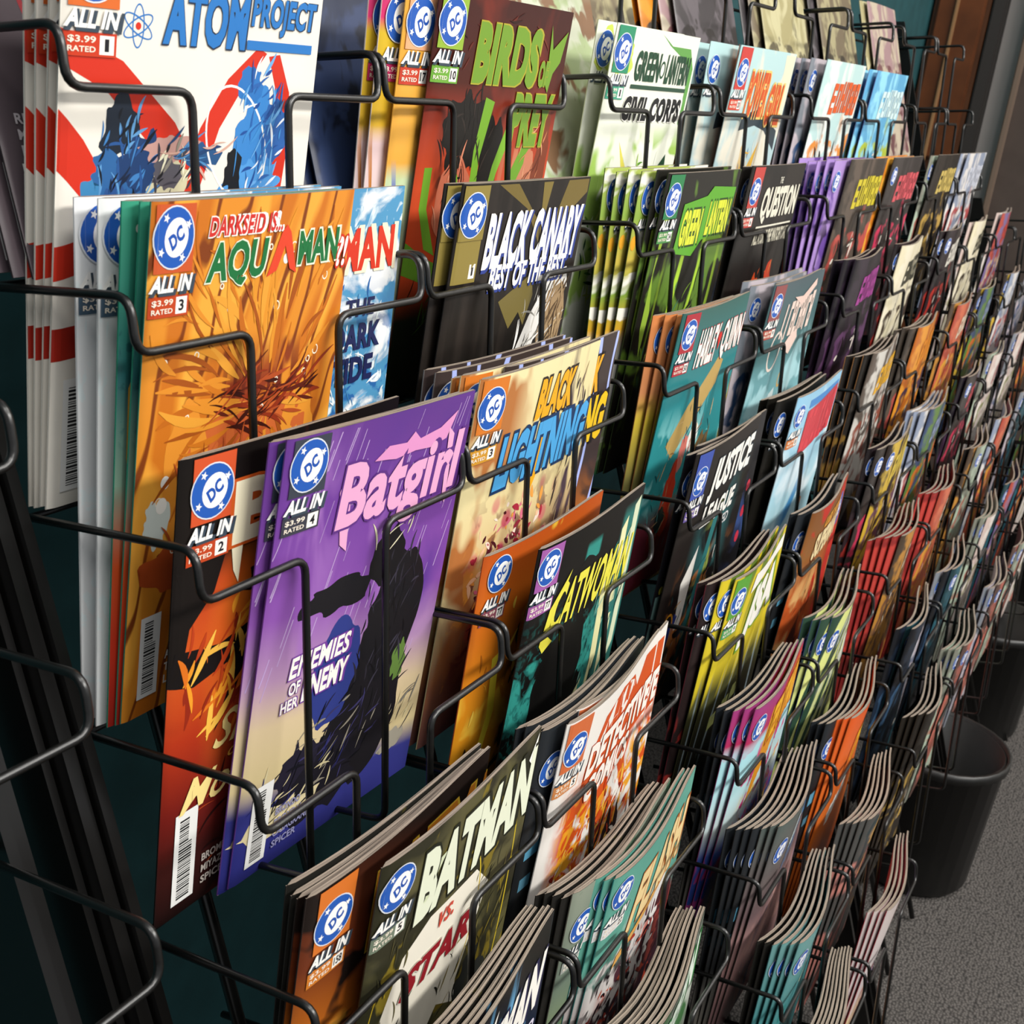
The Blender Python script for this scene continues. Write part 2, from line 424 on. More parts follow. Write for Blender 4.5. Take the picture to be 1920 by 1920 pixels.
#@@SETTING
# ------------------------------------------------------------------ the setting
def carpet_mat():
    m = bpy.data.materials.new('carpet'); m.use_nodes = True; nt = m.node_tree; b = nt.nodes['Principled BSDF']; b.inputs['Roughness'].default_value = .95
    tc = nt.nodes.new('ShaderNodeTexCoord'); v = nt.nodes.new('ShaderNodeTexVoronoi'); v.inputs['Scale'].default_value = 230; v.inputs['Randomness'].default_value = .8
    n = nt.nodes.new('ShaderNodeTexNoise'); n.inputs['Scale'].default_value = 6; n.inputs['Detail'].default_value = 8
    r = nt.nodes.new('ShaderNodeValToRGB'); e = r.color_ramp.elements; e[0].position = .1; e[0].color = lin('#6f6a66'); e[1].position = .8; e[1].color = lin('#2f2c2a')
    mx = nt.nodes.new('ShaderNodeMix'); mx.data_type = 'RGBA'; mx.blend_type = 'MULTIPLY'; mx.inputs['Factor'].default_value = .5
    L = nt.links; L.new(tc.outputs['Object'], v.inputs['Vector']); L.new(tc.outputs['Object'], n.inputs['Vector']); L.new(v.outputs['Distance'], r.inputs[0])
    L.new(r.outputs[0], mx.inputs['A']); L.new(n.outputs['Fac'], mx.inputs['B']); L.new(mx.outputs['Result'], b.inputs['Base Color'])
    bp = nt.nodes.new('ShaderNodeBump'); bp.inputs['Strength'].default_value = .8; bp.inputs['Distance'].default_value = .004; L.new(v.outputs['Distance'], bp.inputs['Height']); bp.invert = True; L.new(bp.outputs[0], b.inputs['Normal'])
    return m
def structure(name, me, kind='structure'):
    o = link(name, me); o['kind'] = kind; return o
structure('floor', boxm(-2.5, -3.5, FLOOR - .05, 6, .5, FLOOR, carpet_mat()))
teal = plain('teal_wall', '#1f474b', .55, 0, .4, .35, 25, .3)
structure('wall_back', boxm(-2.5, .31, FLOOR, 2.95, .37, 2.0, teal))
wood = plain('brown_wood', '#4a2a14', .45, 0, .4, .5, 12)
structure('wall_end', boxm(2.95, -3.5, FLOOR, 3.05, .37, 2.0, plain('grey_wall', '#c4bfba', .8, 0, .3, .08, 8)))
def door():
    d = structure('door_1', boxm(2.90, .175, FLOOR, 2.945, .305, 1.6, wood))
    for z0 in (-1.0, -.55, -.1, .35):
        link('panel', boxm(2.888, .185, z0, 2.902, .295, z0 + .40, plain('wood_panel', '#5c3217', .4, 0, .4, .6, 14), bevel=.004), d)
    link('stile', boxm(2.88, .245, FLOOR + .1, 2.89, .253, .9, plain('pale_wood', '#8a6844', .5), bevel=.002), d)
    link('door_frame', boxm(2.90, .14, FLOOR, 2.948, .172, 1.6, plain('dark_frame', '#2c2724', .5), bevel=.004), d)
door()
def column():
    c = structure('trim_1', boxm(2.90, -.5, FLOOR, 2.945, .085, 2.0, plain('taupe_plaster', '#4d423c', .8, 0, .3, .25, 20)))
    link('edge_bead', boxm(2.885, .07, FLOOR, 2.899, .085, 2.0, plain('tan_edge', '#6e5c4e', .7), bevel=.003), c)
column()
# ------------------------------------------------------------------ wire racks
BLK = plain('black_wire', '#0b0b0a', .32, 0, .6)
BLKP = plain('black_post', '#0d0c0b', .28, 0, .6, .2, 60)
XD, XE, XR = .3187 * S, .6214 * S, .9702 * S
HG = .8184 * S; DR = .109 * S; DB = .012
WR = .0021
G_L = tube([(0, .12, DR - .006), (0, DB * .2, DR), (0, 0, 0), (XD, 0, 0), (XD, 0, -HG), (XD, .10, -HG - .012)], WR, BLK, 'pocket_guard', 8, .009)
G_R = tube([(XR, .12, DR - .006), (XR, DB * .2, DR), (XR, 0, 0), (XE, 0, 0), (XE, 0, -HG), (XE, .10, -HG - .012)], WR, BLK, 'pocket_guard', 8, .009)
BAR_L = XR + .004
G_B = tube([(0, .118, DR - .009), (XR, .118, DR - .009)], WR * .9, BLK, 'cross_wire', 6)
def rack(name, cols, t0, t1, label, dz=0, xs=None):
    e = bpy.data.objects.new(name, None); col.objects.link(e)
    xs = xs or [CX[c - 1] for c in cols]
    base = Matrix.Translation((xs[0], DY * 8, DZ * 9 - .0)); e.matrix_world = RACK @ base
    tag(e, label, 'display rack', 'wire comic racks standing side by side')
    inv = base.inverted()
    def put(n, me, x, y, z):
        o = link(n, me, e); o.matrix_local = inv @ Matrix.Translation((x, y, z)); return o
    for r in range(t0, t1 + 1):
        for x in xs:
            put('pocket_guard', G_L, x, DY * (r - 1), DZ * (r - 1) + dz); put('pocket_guard', G_R, x, DY * (r - 1), DZ * (r - 1) + dz)
            put('cross_wire', G_B, x, DY * (r - 1), DZ * (r - 1) + dz)
    top = Vector((0, DY * (t0 - 1.6) + .13, DZ * (t0 - 1.6))); kf = (FLOOR + .006 - dz + .13 * math.sin(TH)) / (DZ * math.cos(TH) - DY * math.sin(TH)); bot = Vector((0, DY * kf + .13, DZ * kf))
    um = tube([top, bot], .004, BLK, 'back_upright', 8)
    for x in xs:
        for k in (.28, .66): put('back_upright', um, x + XR * k, 0, dz)
    d = (bot - top)
    def post(x0, x1, yo, dep):
        V = []; 
        for p in (top, bot):
            for xx, yy in ((x0, yo), (x1, yo), (x1, yo + dep), (x0, yo + dep)): V.append((xx, p.y + yy, p.z))
        return mesh('side_post', V, [(0, 1, 2, 3), (7, 6, 5, 4), (0, 4, 5, 1), (1, 5, 6, 2), (2, 6, 7, 3), (3, 7, 4, 0)], [BLKP])
    xa, xb = xs[0], xs[-1] + XR
    for j, (a, b2, yo, dp) in enumerate(((-.012, -.006, -.035, .06), (-.021, -.0135, -.03, .05), (-.027, -.0225, -.02, .045))):
        put('side_post', post(a, b2, yo, dp), xa, 0, dz)
    for j, (a, b2, yo, dp) in enumerate(((.006, .012, -.035, .06), (.0135, .021, -.03, .05))):
        put('side_post', post(a, b2, yo, dp), xb, 0, dz)
    # feet
    for xx in (xa - .016, xb + .012) if xb < 1.1 else ():
        f = tube([bot - (bot - top).normalized() * .1, bot, bot + Vector((0, -math.cos(TH), -math.sin(TH))) * .13], .005, BLK, 'foot', 8)
        put('foot', f, xx, 0, dz)
    return e
rack('wire_display_rack', (1, 2), 0, 9, 'nearest black wire comic rack, its first column has an empty pocket')
rack('wire_display_rack', (3, 4), 0, 9, 'second black wire comic rack, beside the nearest one')
rack('wire_display_rack', (5, 6), 0, 8, 'third black wire comic rack from the camera, full of comics')
rack('wire_display_rack', (7, 8), 0, 8, 'fourth black wire comic rack, with empty top pockets before the wood door')
rack('wire_display_rack', (9, 10), 3, 8, 'farthest black wire comic rack, lower than the others')
rack('wire_display_rack', (0,), 2, 8, 'empty black wire rack at the left edge of the picture', -.034, [-.066 - XR - S, -.066 - XR])
#@@COMICS
# ------------------------------------------------------------------ cover designs
W_ = '#efece4'
DS = {}
def D(key, desc, ops, items=(), **k): DS[key] = Design(key, desc, ops, items, **k)
T = lambda t, u0, v0, u1, v1, c, **e: ('T', t, u0, v0, u1, v1, c, e)
RED = '#c92f1c'
D('atom', 'white cover with red rings and blue title', [('flat', '#e6e1d6'), ('noise', 3, 6, 1, .3, .9, '#dcd7cc')], [
    ('P', [(0, .845), (.2, .80), (.4, .70), (.52, .60), (.46, .55), (.33, .65), (.15, .75), (0, .79)], RED),
    ('P', [(.72, .84), (.60, .78), (.5, .69), (.44, .58), (.51, .57), (.58, .69), (.66, .76), (.76, .83)], RED),
    ('P', [(.82, .83), (.88, .76), (.9, .68), (.88, .55), (.8, .55), (.83, .68), (.81, .77), (.77, .825)], RED),
    ('P', [(0, .72), (.08, .67), (.22, .55), (.3, .48), (.21, .46), (.1, .56), (0, .62)], RED),
    ('P', [(0, .49), (.3, .53), (.3, .47), (0, .43)], RED), ('P', [(0, .345), (.96, .385), (.96, .32), (0, .285)], '#a82618'),
    ('P', [(.28, .22), (.5, .33), (.62, .45), (.5, .36), (.34, .26)], '#b5521f'),
    ('B', .21, .69, .075, .05, '#1b2431', 4, .3), ('B', .20, .60, .10, .05, '#2d5f96', 5, .3), ('B', .30, .62, .10, .06, '#1f3a66', 9, .35), ('B', .11, .545, .05, .05, '#3d7fae', 15, .3),
    ('B', .40, .655, .12, .025, '#b98f86', 7, .3), ('B', .5, .64, .09, .022, '#27507e', 8, .3), ('B', .39, .585, .075, .05, '#c9c3a2', 11, .25), ('B', .38, .61, .055, .03, '#55525a', 12, .3),
    ('B', .745, .66, .10, .10, '#3a7fc2', 21, .25), ('B', .70, .77, .05, .035, '#2d6fb4', 22, .2), ('B', .82, .69, .06, .06, '#2a5ea4', 23, .3), ('B', .74, .58, .12, .05, '#4f93d0', 24, .3),
    ('O', .66, .66, 20, 30, 1.2, W_, {'rot': .5}), ('B', .655, .605, .04, .045, '#17181a', 31, .35), ('B', .2, .5, .04, .10, '#2c4f86', 32, .4),
    ('O', .245, .858, 9, 3.2, .7, '#2a72b8', {'rot': 1.57}), ('O', .245, .858, 9, 3.2, .7, '#2a72b8', {'rot': .5}), ('O', .245, .858, 9, 3.2, .7, '#2a72b8', {'rot': -.5}), ('E', .245, .858, 1.6, 1.6, RED),
    T('ATOM', .33, .832, .665, .93, '#2a72b8', b=.05, sh=.12, out='#1e2d46', ow=.02), T('PROJECT', .675, .862, .97, .93, '#2a72b8', b=.04, sh=.12, out='#1e2d46', ow=.02), ('R', .665, .835, .965, .852, '#2a72b8', 'title_lettering')],
    spine='#d8d4ca', std=dict(num='1', v=.955, pc='#c2391e', strip='#d0672c'), bar=(.04, .03, .22, ['RYAN', 'PARROTT', 'JOHN', 'RIDLEY', 'MIKE', 'PERKINS', 'ADRIANO', 'LUCAS'], '#26262a'))
D('aqua', 'orange cover with green title and bubbles', [('flat', '#d5872b'), ('wave', 1.4, .9, 3, .35, .75, '#c26d1f', {'dist': 9, 'rot': 35}), ('wave', 2.2, .8, 5, .72, .95, '#e6a13c', {'dist': 8, 'rot': 60}), ('wave', 3.2, 1.4, 8, .9, .98, '#7a3a16', {'dist': 10, 'rot': 50}),
    ('noise', 2.5, 3, 2, .5, .56, '#8c3a20', {'lim': (.35, .56, .9, .70, .05)}), ('wave', 5, 3, 4, .55, .8, '#6d2a1a', {'dist': 6, 'lim': (.35, .58, .88, .69, .04)})], [
    ('B', .55, .47, .36, .15, '#c4622f', 3, .08), ('B', .5, .45, .2, .13, '#b5532a', 4, .1), ('B', .22, .5, .10, .14, '#d98a2f', 6, .12), ('B', .80, .50, .10, .12, '#dd8f30', 8, .12), ('B', .10, .41, .06, .045, '#cdd6d0', 5, .3), ('B', .88, .42, .04, .04, '#c3d0cc', 5, .3),
    ('B', .35, .335, .22, .035, '#6a2418', 9, .35), ('B', .2, .31, .14, .05, '#b24c22', 10, .3), ('B', .68, .33, .2, .04, '#8c3318', 12, .3),
    ('bub', 4, 26, '#f0e6d2'), ('E', .13, .49, 3.4, 3.4, W_), ('E', .12, .445, 4.2, 4.2, W_), ('E', .64, .88, 2.6, 2.6, W_),
    T('DARKSEID IS...', .24, .935, .60, .970, '#c6322c', sh=.2, b=.035, out=W_, ow=.05), T('AQU', .24, .842, .535, .925, '#1d6b3a', b=.04, sh=.15, out='#dfe6cc', ow=.03), T('MAN', .70, .865, .93, .93, '#1d6b3a', b=.04, out='#dfe6cc', ow=.045),
    ('P', [(.54, .85), (.60, .93), (.625, .945), (.65, .93), (.70, .85), (.66, .86), (.625, .905), (.59, .86)], '#d6432a', 'title_lettering'), T('?!', .93, .85, .99, .91, W_, sh=.2, b=.03, out=RED, ow=.06)],
    spine='#2a7a66', std=dict(num='3', v=.935, pc='#b8431f', strip='#c2552c'), bar=(.06, .04, .18, ['ADAMS', 'TIMMS', 'LEIGH'], W_))
D('teal', 'teal and orange cover with striped sleeve', [('ramp', [(0, '#8d1f18'), (.18, '#b8301c'), (.34, '#c84f24'), (.5, '#6f8a78'), (.7, '#245a5c'), (1, '#3c9a7c')]), ('noise', 30, 45, 3, .6, .66, '#1b4a4c', {'lim': (0, .6, 1, .8, .05)}), ('noise', 5, 3, 7, .56, .6, '#1d130f', {'lim': (0, .12, 1, .35, .04)})], [
    ('P', [(.04, .68), (.09, .74), (.12, .62), (.13, .48), (.11, .38), (.075, .42), (.04, .55)], '#dba03a'), ('P', [(.055, .7), (.09, .66), (.06, .6)], '#17120e'), ('P', [(.06, .56), (.1, .58), (.07, .5)], '#17120e'), ('P', [(.07, .44), (.11, .48), (.1, .4)], '#c4623a'),
    ('E', .06, .955, 2, 2, W_), ('E', .10, .76, 3, 3, W_), ('E', .09, .37, 3.4, 3.4, W_), ('E', .09, .12, 4, 4, '#e6a08a'), ('bub', 9, 18, '#e9efe6')], spine='#2f8a70', bar=(.10, .04, .18, ['ADAMS', 'TIMMS', 'LEIGH'], W_))
D('tide', 'white and blue cover of breaking waves', [('flat', '#e4e6e6'), ('noise', 2.2, 3.5, 3, .42, .52, '#4d8fb8', {'dist': 2.5, 'det': 6, 'lim': (.42, -.1, 1.1, 1.1, .1)}), ('noise', 4, 6, 8, .5, .56, '#2a62a0', {'dist': 3, 'det': 6, 'lim': (.5, -.1, 1.1, .72, .1)}), ('noise', 9, 12, 5, .58, .64, '#dfe9ea', {'dist': 2})], [
    T('AQUAMAN', .26, .81, .96, .92, '#c9341f', b=.04, out='#e9dfc2', ow=.05), T('THE', .72, .725, .88, .765, '#1d2450', b=.03, part='title_lettering'), T('DARK', .66, .65, .93, .71, '#1d2450', b=.04), T('TIDE', .67, .575, .90, .635, '#1d2450', b=.04)],
    spine='#d9dadb', std=dict(num='3', v=.93, pc='#44586a'), bar=(.05, .05, .18, ['ADAMS', 'TIMMS'], '#26262a'))
D('batgirl', 'purple rainy cover with pink title', [('ramp', [(0, '#2d2f78'), (.13, '#34377f'), (.2, '#cdbb8c'), (.33, '#d2bd98'), (.44, '#b08bb0'), (.58, '#8650a4'), (.8, '#6d3d94'), (1, '#5e3584')], .10), ('noise', 2, 3, 4, .45, .75, '#4a2f86', {'lim': (.55, .35, 1.1, 1.1, .2)}), ('noise', 6, 2, 6, .55, .7, '#9d6cb6', {'lim': (0, .45, .7, .95, .1)})], [
    ('rain', 5, 70, '#b79ccb'),
    ('B', .62, .30, .20, .20, '#1a181c', 13, .22), ('B', .72, .50, .17, .16, '#17161a', 16, .16), ('B', .36, .62, .17, .04, '#18171b', 18, .35), ('B', .60, .66, .10, .07, '#141316', 19, .2), ('B', .40, .42, .13, .13, '#2f3a80', 20, .12), ('B', .42, .16, .2, .10, '#1c1a22', 24, .3), ('B', .27, .22, .09, .06, '#23202e', 25, .5),
    ('B', .80, .36, .04, .05, '#5c7a3a', 26, .3), ('B', .22, .115, .16, .035, '#d9cba0', 27, .5), ('B', .85, .13, .08, .03, '#9a9486', 28, .5),
    ('P', [(.43, .905), (.50, .93), (.60, .925), (.64, .945), (.68, .925), (.80, .935), (.90, .965), (.85, .905), (.76, .895), (.66, .90), (.55, .895), (.50, .90)], '#d88fc0', 'title_lettering'),
    T('Batgirl', .27, .735, .97, .915, '#e2a3c8', b=.035, sh=.1, out='#5a2f7c', ow=.03), ('P', [(.30, .905), (.27, .86), (.31, .74), (.35, .72), (.33, .85)], '#e2a3c8', 'title_lettering'), ('P', [(.86, .93), (.89, .76), (.915, .74), (.90, .91)], '#e2a3c8', 'title_lettering'),
    T('ENEMIES', .15, .465, .46, .515, W_, b=.03, sh=.15, out='#6f3a94', ow=.05), T('OF', .16, .425, .215, .455, W_, b=.03, out='#6f3a94', ow=.05), T('HER', .13, .39, .215, .417, W_, b=.03, out='#6f3a94', ow=.05), T('ENEMY', .23, .395, .47, .452, W_, b=.04, sh=.1, out='#6f3a94', ow=.05)],
    spine='#5e3584', std=dict(num='4', v=.935, u=.13, pc='#3b3b46', strip='#3a3f4a'), bar=(.06, .03, .20, ['BRONDO', 'BROMBAL', 'CASAGRANDE', 'SPICER'], '#8d8db4'))
D('batred', 'black and flame orange cover with cream script', [('ramp', [(0, '#1c0e0d'), (.14, '#3a1613'), (.26, '#6f1c16'), (.42, '#a83218'), (.6, '#c9541c'), (.74, '#b23a1a'), (.8, '#17120f'), (1, '#120e0c')]), ('noise', 2.5, 3.5, 3, .45, .62, '#e08a22', {'lim': (.25, .38, 1.1, .72, .12)}), ('ell', .62, .5, .13, .13, .6, '#f0c445'), ('noise', 3, 6, 9, .55, .65, '#7a1d14', {'lim': (0, .05, 1, .4, .1)}), ('noise', 5, 3, 2, .55, .6, '#8c1f18', {'lim': (.6, .7, 1.1, 1.1, .1)})], [
    ('P', [(.02, .62), (.2, .60), (.32, .62), (.42, .70), (.36, .63), (.33, .56), (.28, .47), (.2, .40), (.26, .50), (.24, .55), (.1, .53), (0, .55)], '#141010'), ('P', [(0, .80), (.20, .80), (.16, .72), (.07, .66), (.05, .58), (0, .55)], '#15100e'), ('B', .4, .72, .12, .03, '#17100e', 4, .4),
    T('Batgirl', .215, .765, 1.2, .93, '#efe6c6', b=.05, out='#c2541c', ow=.04), ('P', [(.235, .92), (.20, .86), (.23, .75), (.255, .72), (.27, .86)], '#efe6c6', 'title_lettering'),
    T('Sins', .2, .36, .47, .44, '#f2d98c', sh=.5, b=.012), T('of the', .27, .325, .45, .355, '#f2b24a', sh=.5, b=.008), T('Mother', .07, .245, .57, .32, '#f2d98c', sh=.5, b=.012)],
    spine='#15110f', std=dict(num='2', v=.92, u=.15, pc='#b8431f', strip='#c8502a'), bar=(.06, .03, .22, ['BROMBAL', 'MIYAZAWA', 'SPICER'], '#b8aea6'))
D('batman', 'olive cover with white bursting shape and pale title', [('flat', '#2c2b1c'), ('noise', 4, 6, 3, .45, .6, '#575334'), ('noise', 6, 8, 7, .58, .62, '#7a6a22'), ('noise', 9, 9, 5, .6, .66, '#15150f', {'lim': (.5, 0, 1.1, .6, .1)})], [
    ('P', [(.10, .42), (.13, .56), (.20, .69), (.34, .74), (.64, .74), (.76, .66), (.70, .54), (.64, .42), (.66, .34), (.52, .40), (.46, .34), (.40, .2), (.28, .09), (.22, .14), (.3, .29), (.26, .38), (.16, .37)], '#e6e0d0'),
    ('P', [(.32, .1), (.44, .26), (.55, .33), (.5, .2), (.42, .08)], '#d0642a'), ('B', .46, .13, .09, .08, '#4a5a3a', 3, .4), ('B', .75, .34, .1, .12, '#2c2f2c', 6, .4),
    ('O', .86, .55, 14, 90, 1.5, '#c9b02c', {'a0': -90, 'a1': 90}), ('O', .56, .62, 22, 52, 1.3, '#c9b02c', {'a0': -60, 'a1': 70}), ('O', .1, .35, 10, 80, 1.3, '#b59a25', {'a0': 60, 'a1': 270}),
    T('BATMAN', .22, .765, .99, .955, '#dfe4cc', b=.055, out='#1d2014', ow=.04), ('P', [(.24, .80), (.24, .945), (.30, .95), (.285, .90), (.36, .91), (.30, .85), (.33, .8)], '#cfd8b4', 'title_lettering'), ('P', [(.93, .93), (.985, .99), (.975, .9)], '#f0f0e8', 'title_lettering'),
    T('vs.', .40, .68, .50, .725, '#c94a3a', sh=.3, b=.01), T('STAR', .22, .55, .66, .635, '#8c1d26', b=.05, sh=.25, out='#c9c2b4', ow=.02)],
    spine='#25241a', std=dict(num='5', v=.915, u=.11, pc='#6f7c6a'))
D('orangebat', 'black and orange cover with gold letter', [('ramp', [(0, '#8c3a14'), (.45, '#c9701f'), (.7, '#6a2f16'), (1, '#1d1512')], .25), ('noise', 4, 6, 2, .52, .58, '#1b1310'), ('noise', 6, 9, 6, .56, .62, '#e2a03a', {'lim': (.1, 0, 1, .6, .1)})], [T('BATMAN', .32, .74, 1.25, .94, '#e08a2a', b=.06, out='#f0c63e', ow=.02)],
    spine='#2b221f', std=dict(num='158', v=.90, u=.15, pc='#c9772a', strip='#d0702a'))
D('batblue', 'black and blue cover with white slanted title', [('ramp', [(0, '#2f6fae'), (.55, '#3f8cc8'), (.72, '#17253c'), (1, '#12100f')], .2), ('noise', 9, 2, 3, .55, .62, '#6fb0dc', {'lim': (0, .2, 1, .95, .1)}), ('noise', 3, 3, 8, .5, .6, '#14283e')], [T('BATMAN', .22, .74, .99, .90, W_, b=.05, sh=.3, out='#28264a', ow=.03), T('THE WORLD', .45, .655, .97, .70, '#d8d2e6', b=.03, sh=.3), ('P', [(.4, .86), (.5, .97), (.49, .86)], W_, 'title_lettering')], spine='#141214')
D('birds', 'maroon and orange cover with green leaf blades', [('ramp', [(0, '#12150f'), (.22, '#182012'), (.34, '#b8401f'), (.55, '#c44a28'), (.72, '#8a2e1c'), (.8, '#47190f'), (1, '#3c1612')]), ('noise', 3, 2, 5, .5, .6, '#6a2418', {'lim': (0, .7, 1.1, 1.1, .1)}), ('noise', 4, 4, 7, .52, .58, '#141410', {'lim': (.1, .45, .6, .78, .08)}), ('wave', 3, .8, 4, .6, .85, '#c47a5a', {'dist': 4, 'lim': (.6, .3, 1.1, .7, .1)})], [
    ('B', .30, .68, .16, .10, '#15120f', 3, .25), ('B', .27, .52, .13, .10, '#b5644a', 4, .12), ('B', .5, .6, .08, .12, '#14110e', 5, .2), ('B', .82, .5, .10, .14, '#c07a5c', 6, .12), ('B', .93, .56, .06, .2, '#7a3a24', 7, .2),
    ('P', [(.40, .77), (.47, .76), (.42, .62), (.44, .46), (.38, .5), (.37, .64)], '#6fa02c'), ('P', [(.62, .74), (.7, .76), (.57, .58), (.52, .42), (.48, .44), (.53, .6)], '#7ab030'), ('P', [(.8, .7), (.86, .68), (.64, .45), (.58, .4), (.6, .5)], '#6a9a2c'), ('P', [(.05, .6), (.1, .6), (.1, .5), (.2, .38), (.12, .4), (.05, .5)], '#6a9a2c'), ('P', [(0, .42), (.12, .38), (.3, .34), (.2, .30), (0, .34)], '#5f8c28'), ('P', [(.24, .6), (.28, .58), (.33, .46), (.4, .4), (.3, .44)], '#6a9a2c'),
    T('BIRDS', .27, .80, .76, .945, '#6f952f', b=.06, sh=.06, out='#a89e30', ow=.02), T('OF', .78, .805, .86, .87, '#6f952f', b=.05, out='#a89e30', ow=.02), T('PREY', .62, .65, .95, .785, '#6f952f', b=.05, sh=.06, out='#a89e30', ow=.02),
    ('P', [(.80, .80), (.85, .86), (.83, .96), (.87, .90), (.98, .95), (.95, .87), (.9, .84), (.88, .79), (.85, .81)], '#6f952f', 'title_lettering')],
    spine='#3c1612', std=dict(num='10', v=.925, u=.12, pc='#6aa23a', strip='#8fae3a'))
D('birdyel', 'golden cover with pale green sketch', [('ramp', [(0, '#cfd3b0'), (.38, '#ccd8b0'), (.58, '#c6d7ac'), (.62, '#e0a544'), (1, '#e3a640')]), ('wave', 1.2, 1, 3, .93, .97, '#7a86b4', {'dist': 8, 'lim': (0, .2, 1, .6, .03)}), ('noise', 3, 3, 4, .6, .64, '#a8c07a', {'lim': (0, 0, 1, .58, .03)})], [T('BIRDS', .27, .76, 1.2, .93, '#b8442a', b=.05), ('B', .3, .36, .05, .035, '#5a3a4a', 3, .4)], spine='#e9b24e', std=dict(num='17', v=.925, u=.12, pc='#c0402c', strip='#e6a67a'))
D('birdpink', 'yellow and pink cover with white lower half', [('ramp', [(0, '#d8cdc8'), (.55, '#dcc9c8'), (.66, '#e0c4c4'), (.7, '#c9a02a'), (.9, '#cfae2a'), (.93, '#d0306a'), (1, '#b83a68')]), ('wave', 2, 1, 3, .92, .97, '#b8722a', {'dist': 9, 'lim': (0, .3, 1, .68, .03)})], [], spine='#ddd2cc', std=dict(num='17', v=.925, u=.13, pc='#b02c5a'))
D('canary', 'black cover with white title and gold rays', [('flat', '#1c1815'), ('noise', 12, 1, 3, .45, .7, '#2c2622'), ('noise', 2, 2, 5, .5, .7, '#12100e')], [
    ('P', [(.24, .995), (.38, .995), (.62, .84), (.6, .9), (.56, .91)], '#6f5f2e'), ('P', [(.58, .995), (.66, .995), (.62, .86)], '#7a6a34'), ('P', [(.8, .995), (.99, .995), (.99, .96), (.7, .86)], '#6f5f2e'), ('P', [(.38, .70), (.62, .76), (.66, .7), (.62, .62), (.56, .66), (.5, .62)], '#6f6334'),
    ('P', [(.30, .28), (.42, .42), (.58, .54), (.66, .64), (.80, .75), (.93, .76), (.97, .7), (.85, .70), (.77, .62), (.7, .5), (.62, .46), (.56, .5), (.46, .42)], '#e3e1dc'), ('P', [(.80, .70), (.93, .72), (.98, .64), (.96, .5), (.86, .42), (.8, .5), (.76, .58)], '#9c8260'), ('B', .58, .38, .11, .09, '#6f4c3a', 4, .15), ('B', .86, .4, .06, .07, '#a8765a', 5, .2), ('B', .95, .46, .04, .09, '#2c4a46', 6, .4),
    T('BLACK CANARY', .20, .79, .98, .93, W_, b=.045, sh=.12, out='#2d3f8a', ow=.02, off=(.004, -.006)), T('BEST OF THE BEST', .27, .735, .90, .80, W_, b=.04, sh=.12, out='#2d3f8a', ow=.02, off=(.004, -.006))],
    spine='#161311', std=dict(v=.92, u=.115, strip='#8a7a3c', num=None))
DS['canary'].items += [('R', .012, .765, .17, .90, '#8a7a3c'), ('R', .12, .775, .16, .81, W_), T('1', .136, .783, .144, .803, '#1c1c22', part='price_box')]
D('light', 'cream cover with yellow and blue title and pink burst', [('ramp', [(0, '#3c2a3a'), (.3, '#8a5a44'), (.55, '#d9c893'), (1, '#e6d9a6')], -.25), ('noise', 3, 3, 3, .5, .56, '#b0703c', {'lim': (-.1, .2, .35, 1.1, .1)}), ('noise', 8, 3, 5, .5, .62, '#4a3a44', {'lim': (.65, .2, 1.1, 1.1, .08)}), ('vor', 9, 12, 4, .38, .25, '#c9506a', {'lim': (.15, .3, .75, .66, .1)}), ('noise', 8, 12, 9, .56, .6, '#5a1d2a', {'lim': (.15, .15, .8, .62, .1)}), ('noise', 8, 10, 12, .58, .62, '#e0a040', {'lim': (.1, .1, .9, .5, .1)})], [
    T('BLACK', .44, .845, .78, .955, '#e8a51e', b=.06, sh=.2, out='#2a2220', ow=.05), T('LIGHTNING', .20, .69, .985, .835, '#4a9ed6', b=.06, sh=.2, out='#15335a', ow=.05), ('P', [(.50, .80), (.62, .84), (.56, .74), (.60, .73), (.50, .60), (.52, .71), (.48, .72)], '#e8a51e', 'title_lettering')],
    spine='#cbb98c', std=dict(num='3', v=.915, u=.12, pc='#c9902c', strip='#d0762a'))
D('light2', 'dark brown cover with yellow title and blue sparks', [('ramp', [(0, '#1d1718'), (.45, '#5a3a22'), (.6, '#3c3030'), (1, '#3a302e')]), ('noise', 3, 6, 3, .5, .58, '#a8622c', {'lim': (0, .1, 1, .55, .08)}), ('wave', 1.2, 1, 6, .94, .97, '#a6b4ec', {'dist': 10})], [T('BLACK', .52, .84, .86, .95, '#e0a01e', b=.06, sh=.2, out='#1a1616', ow=.05), T('LIGHTNING', .20, .69, .985, .83, '#e2b81e', b=.06, sh=.2, out='#1a1616', ow=.05)], spine='#6a6460', std=dict(num='3', v=.915))
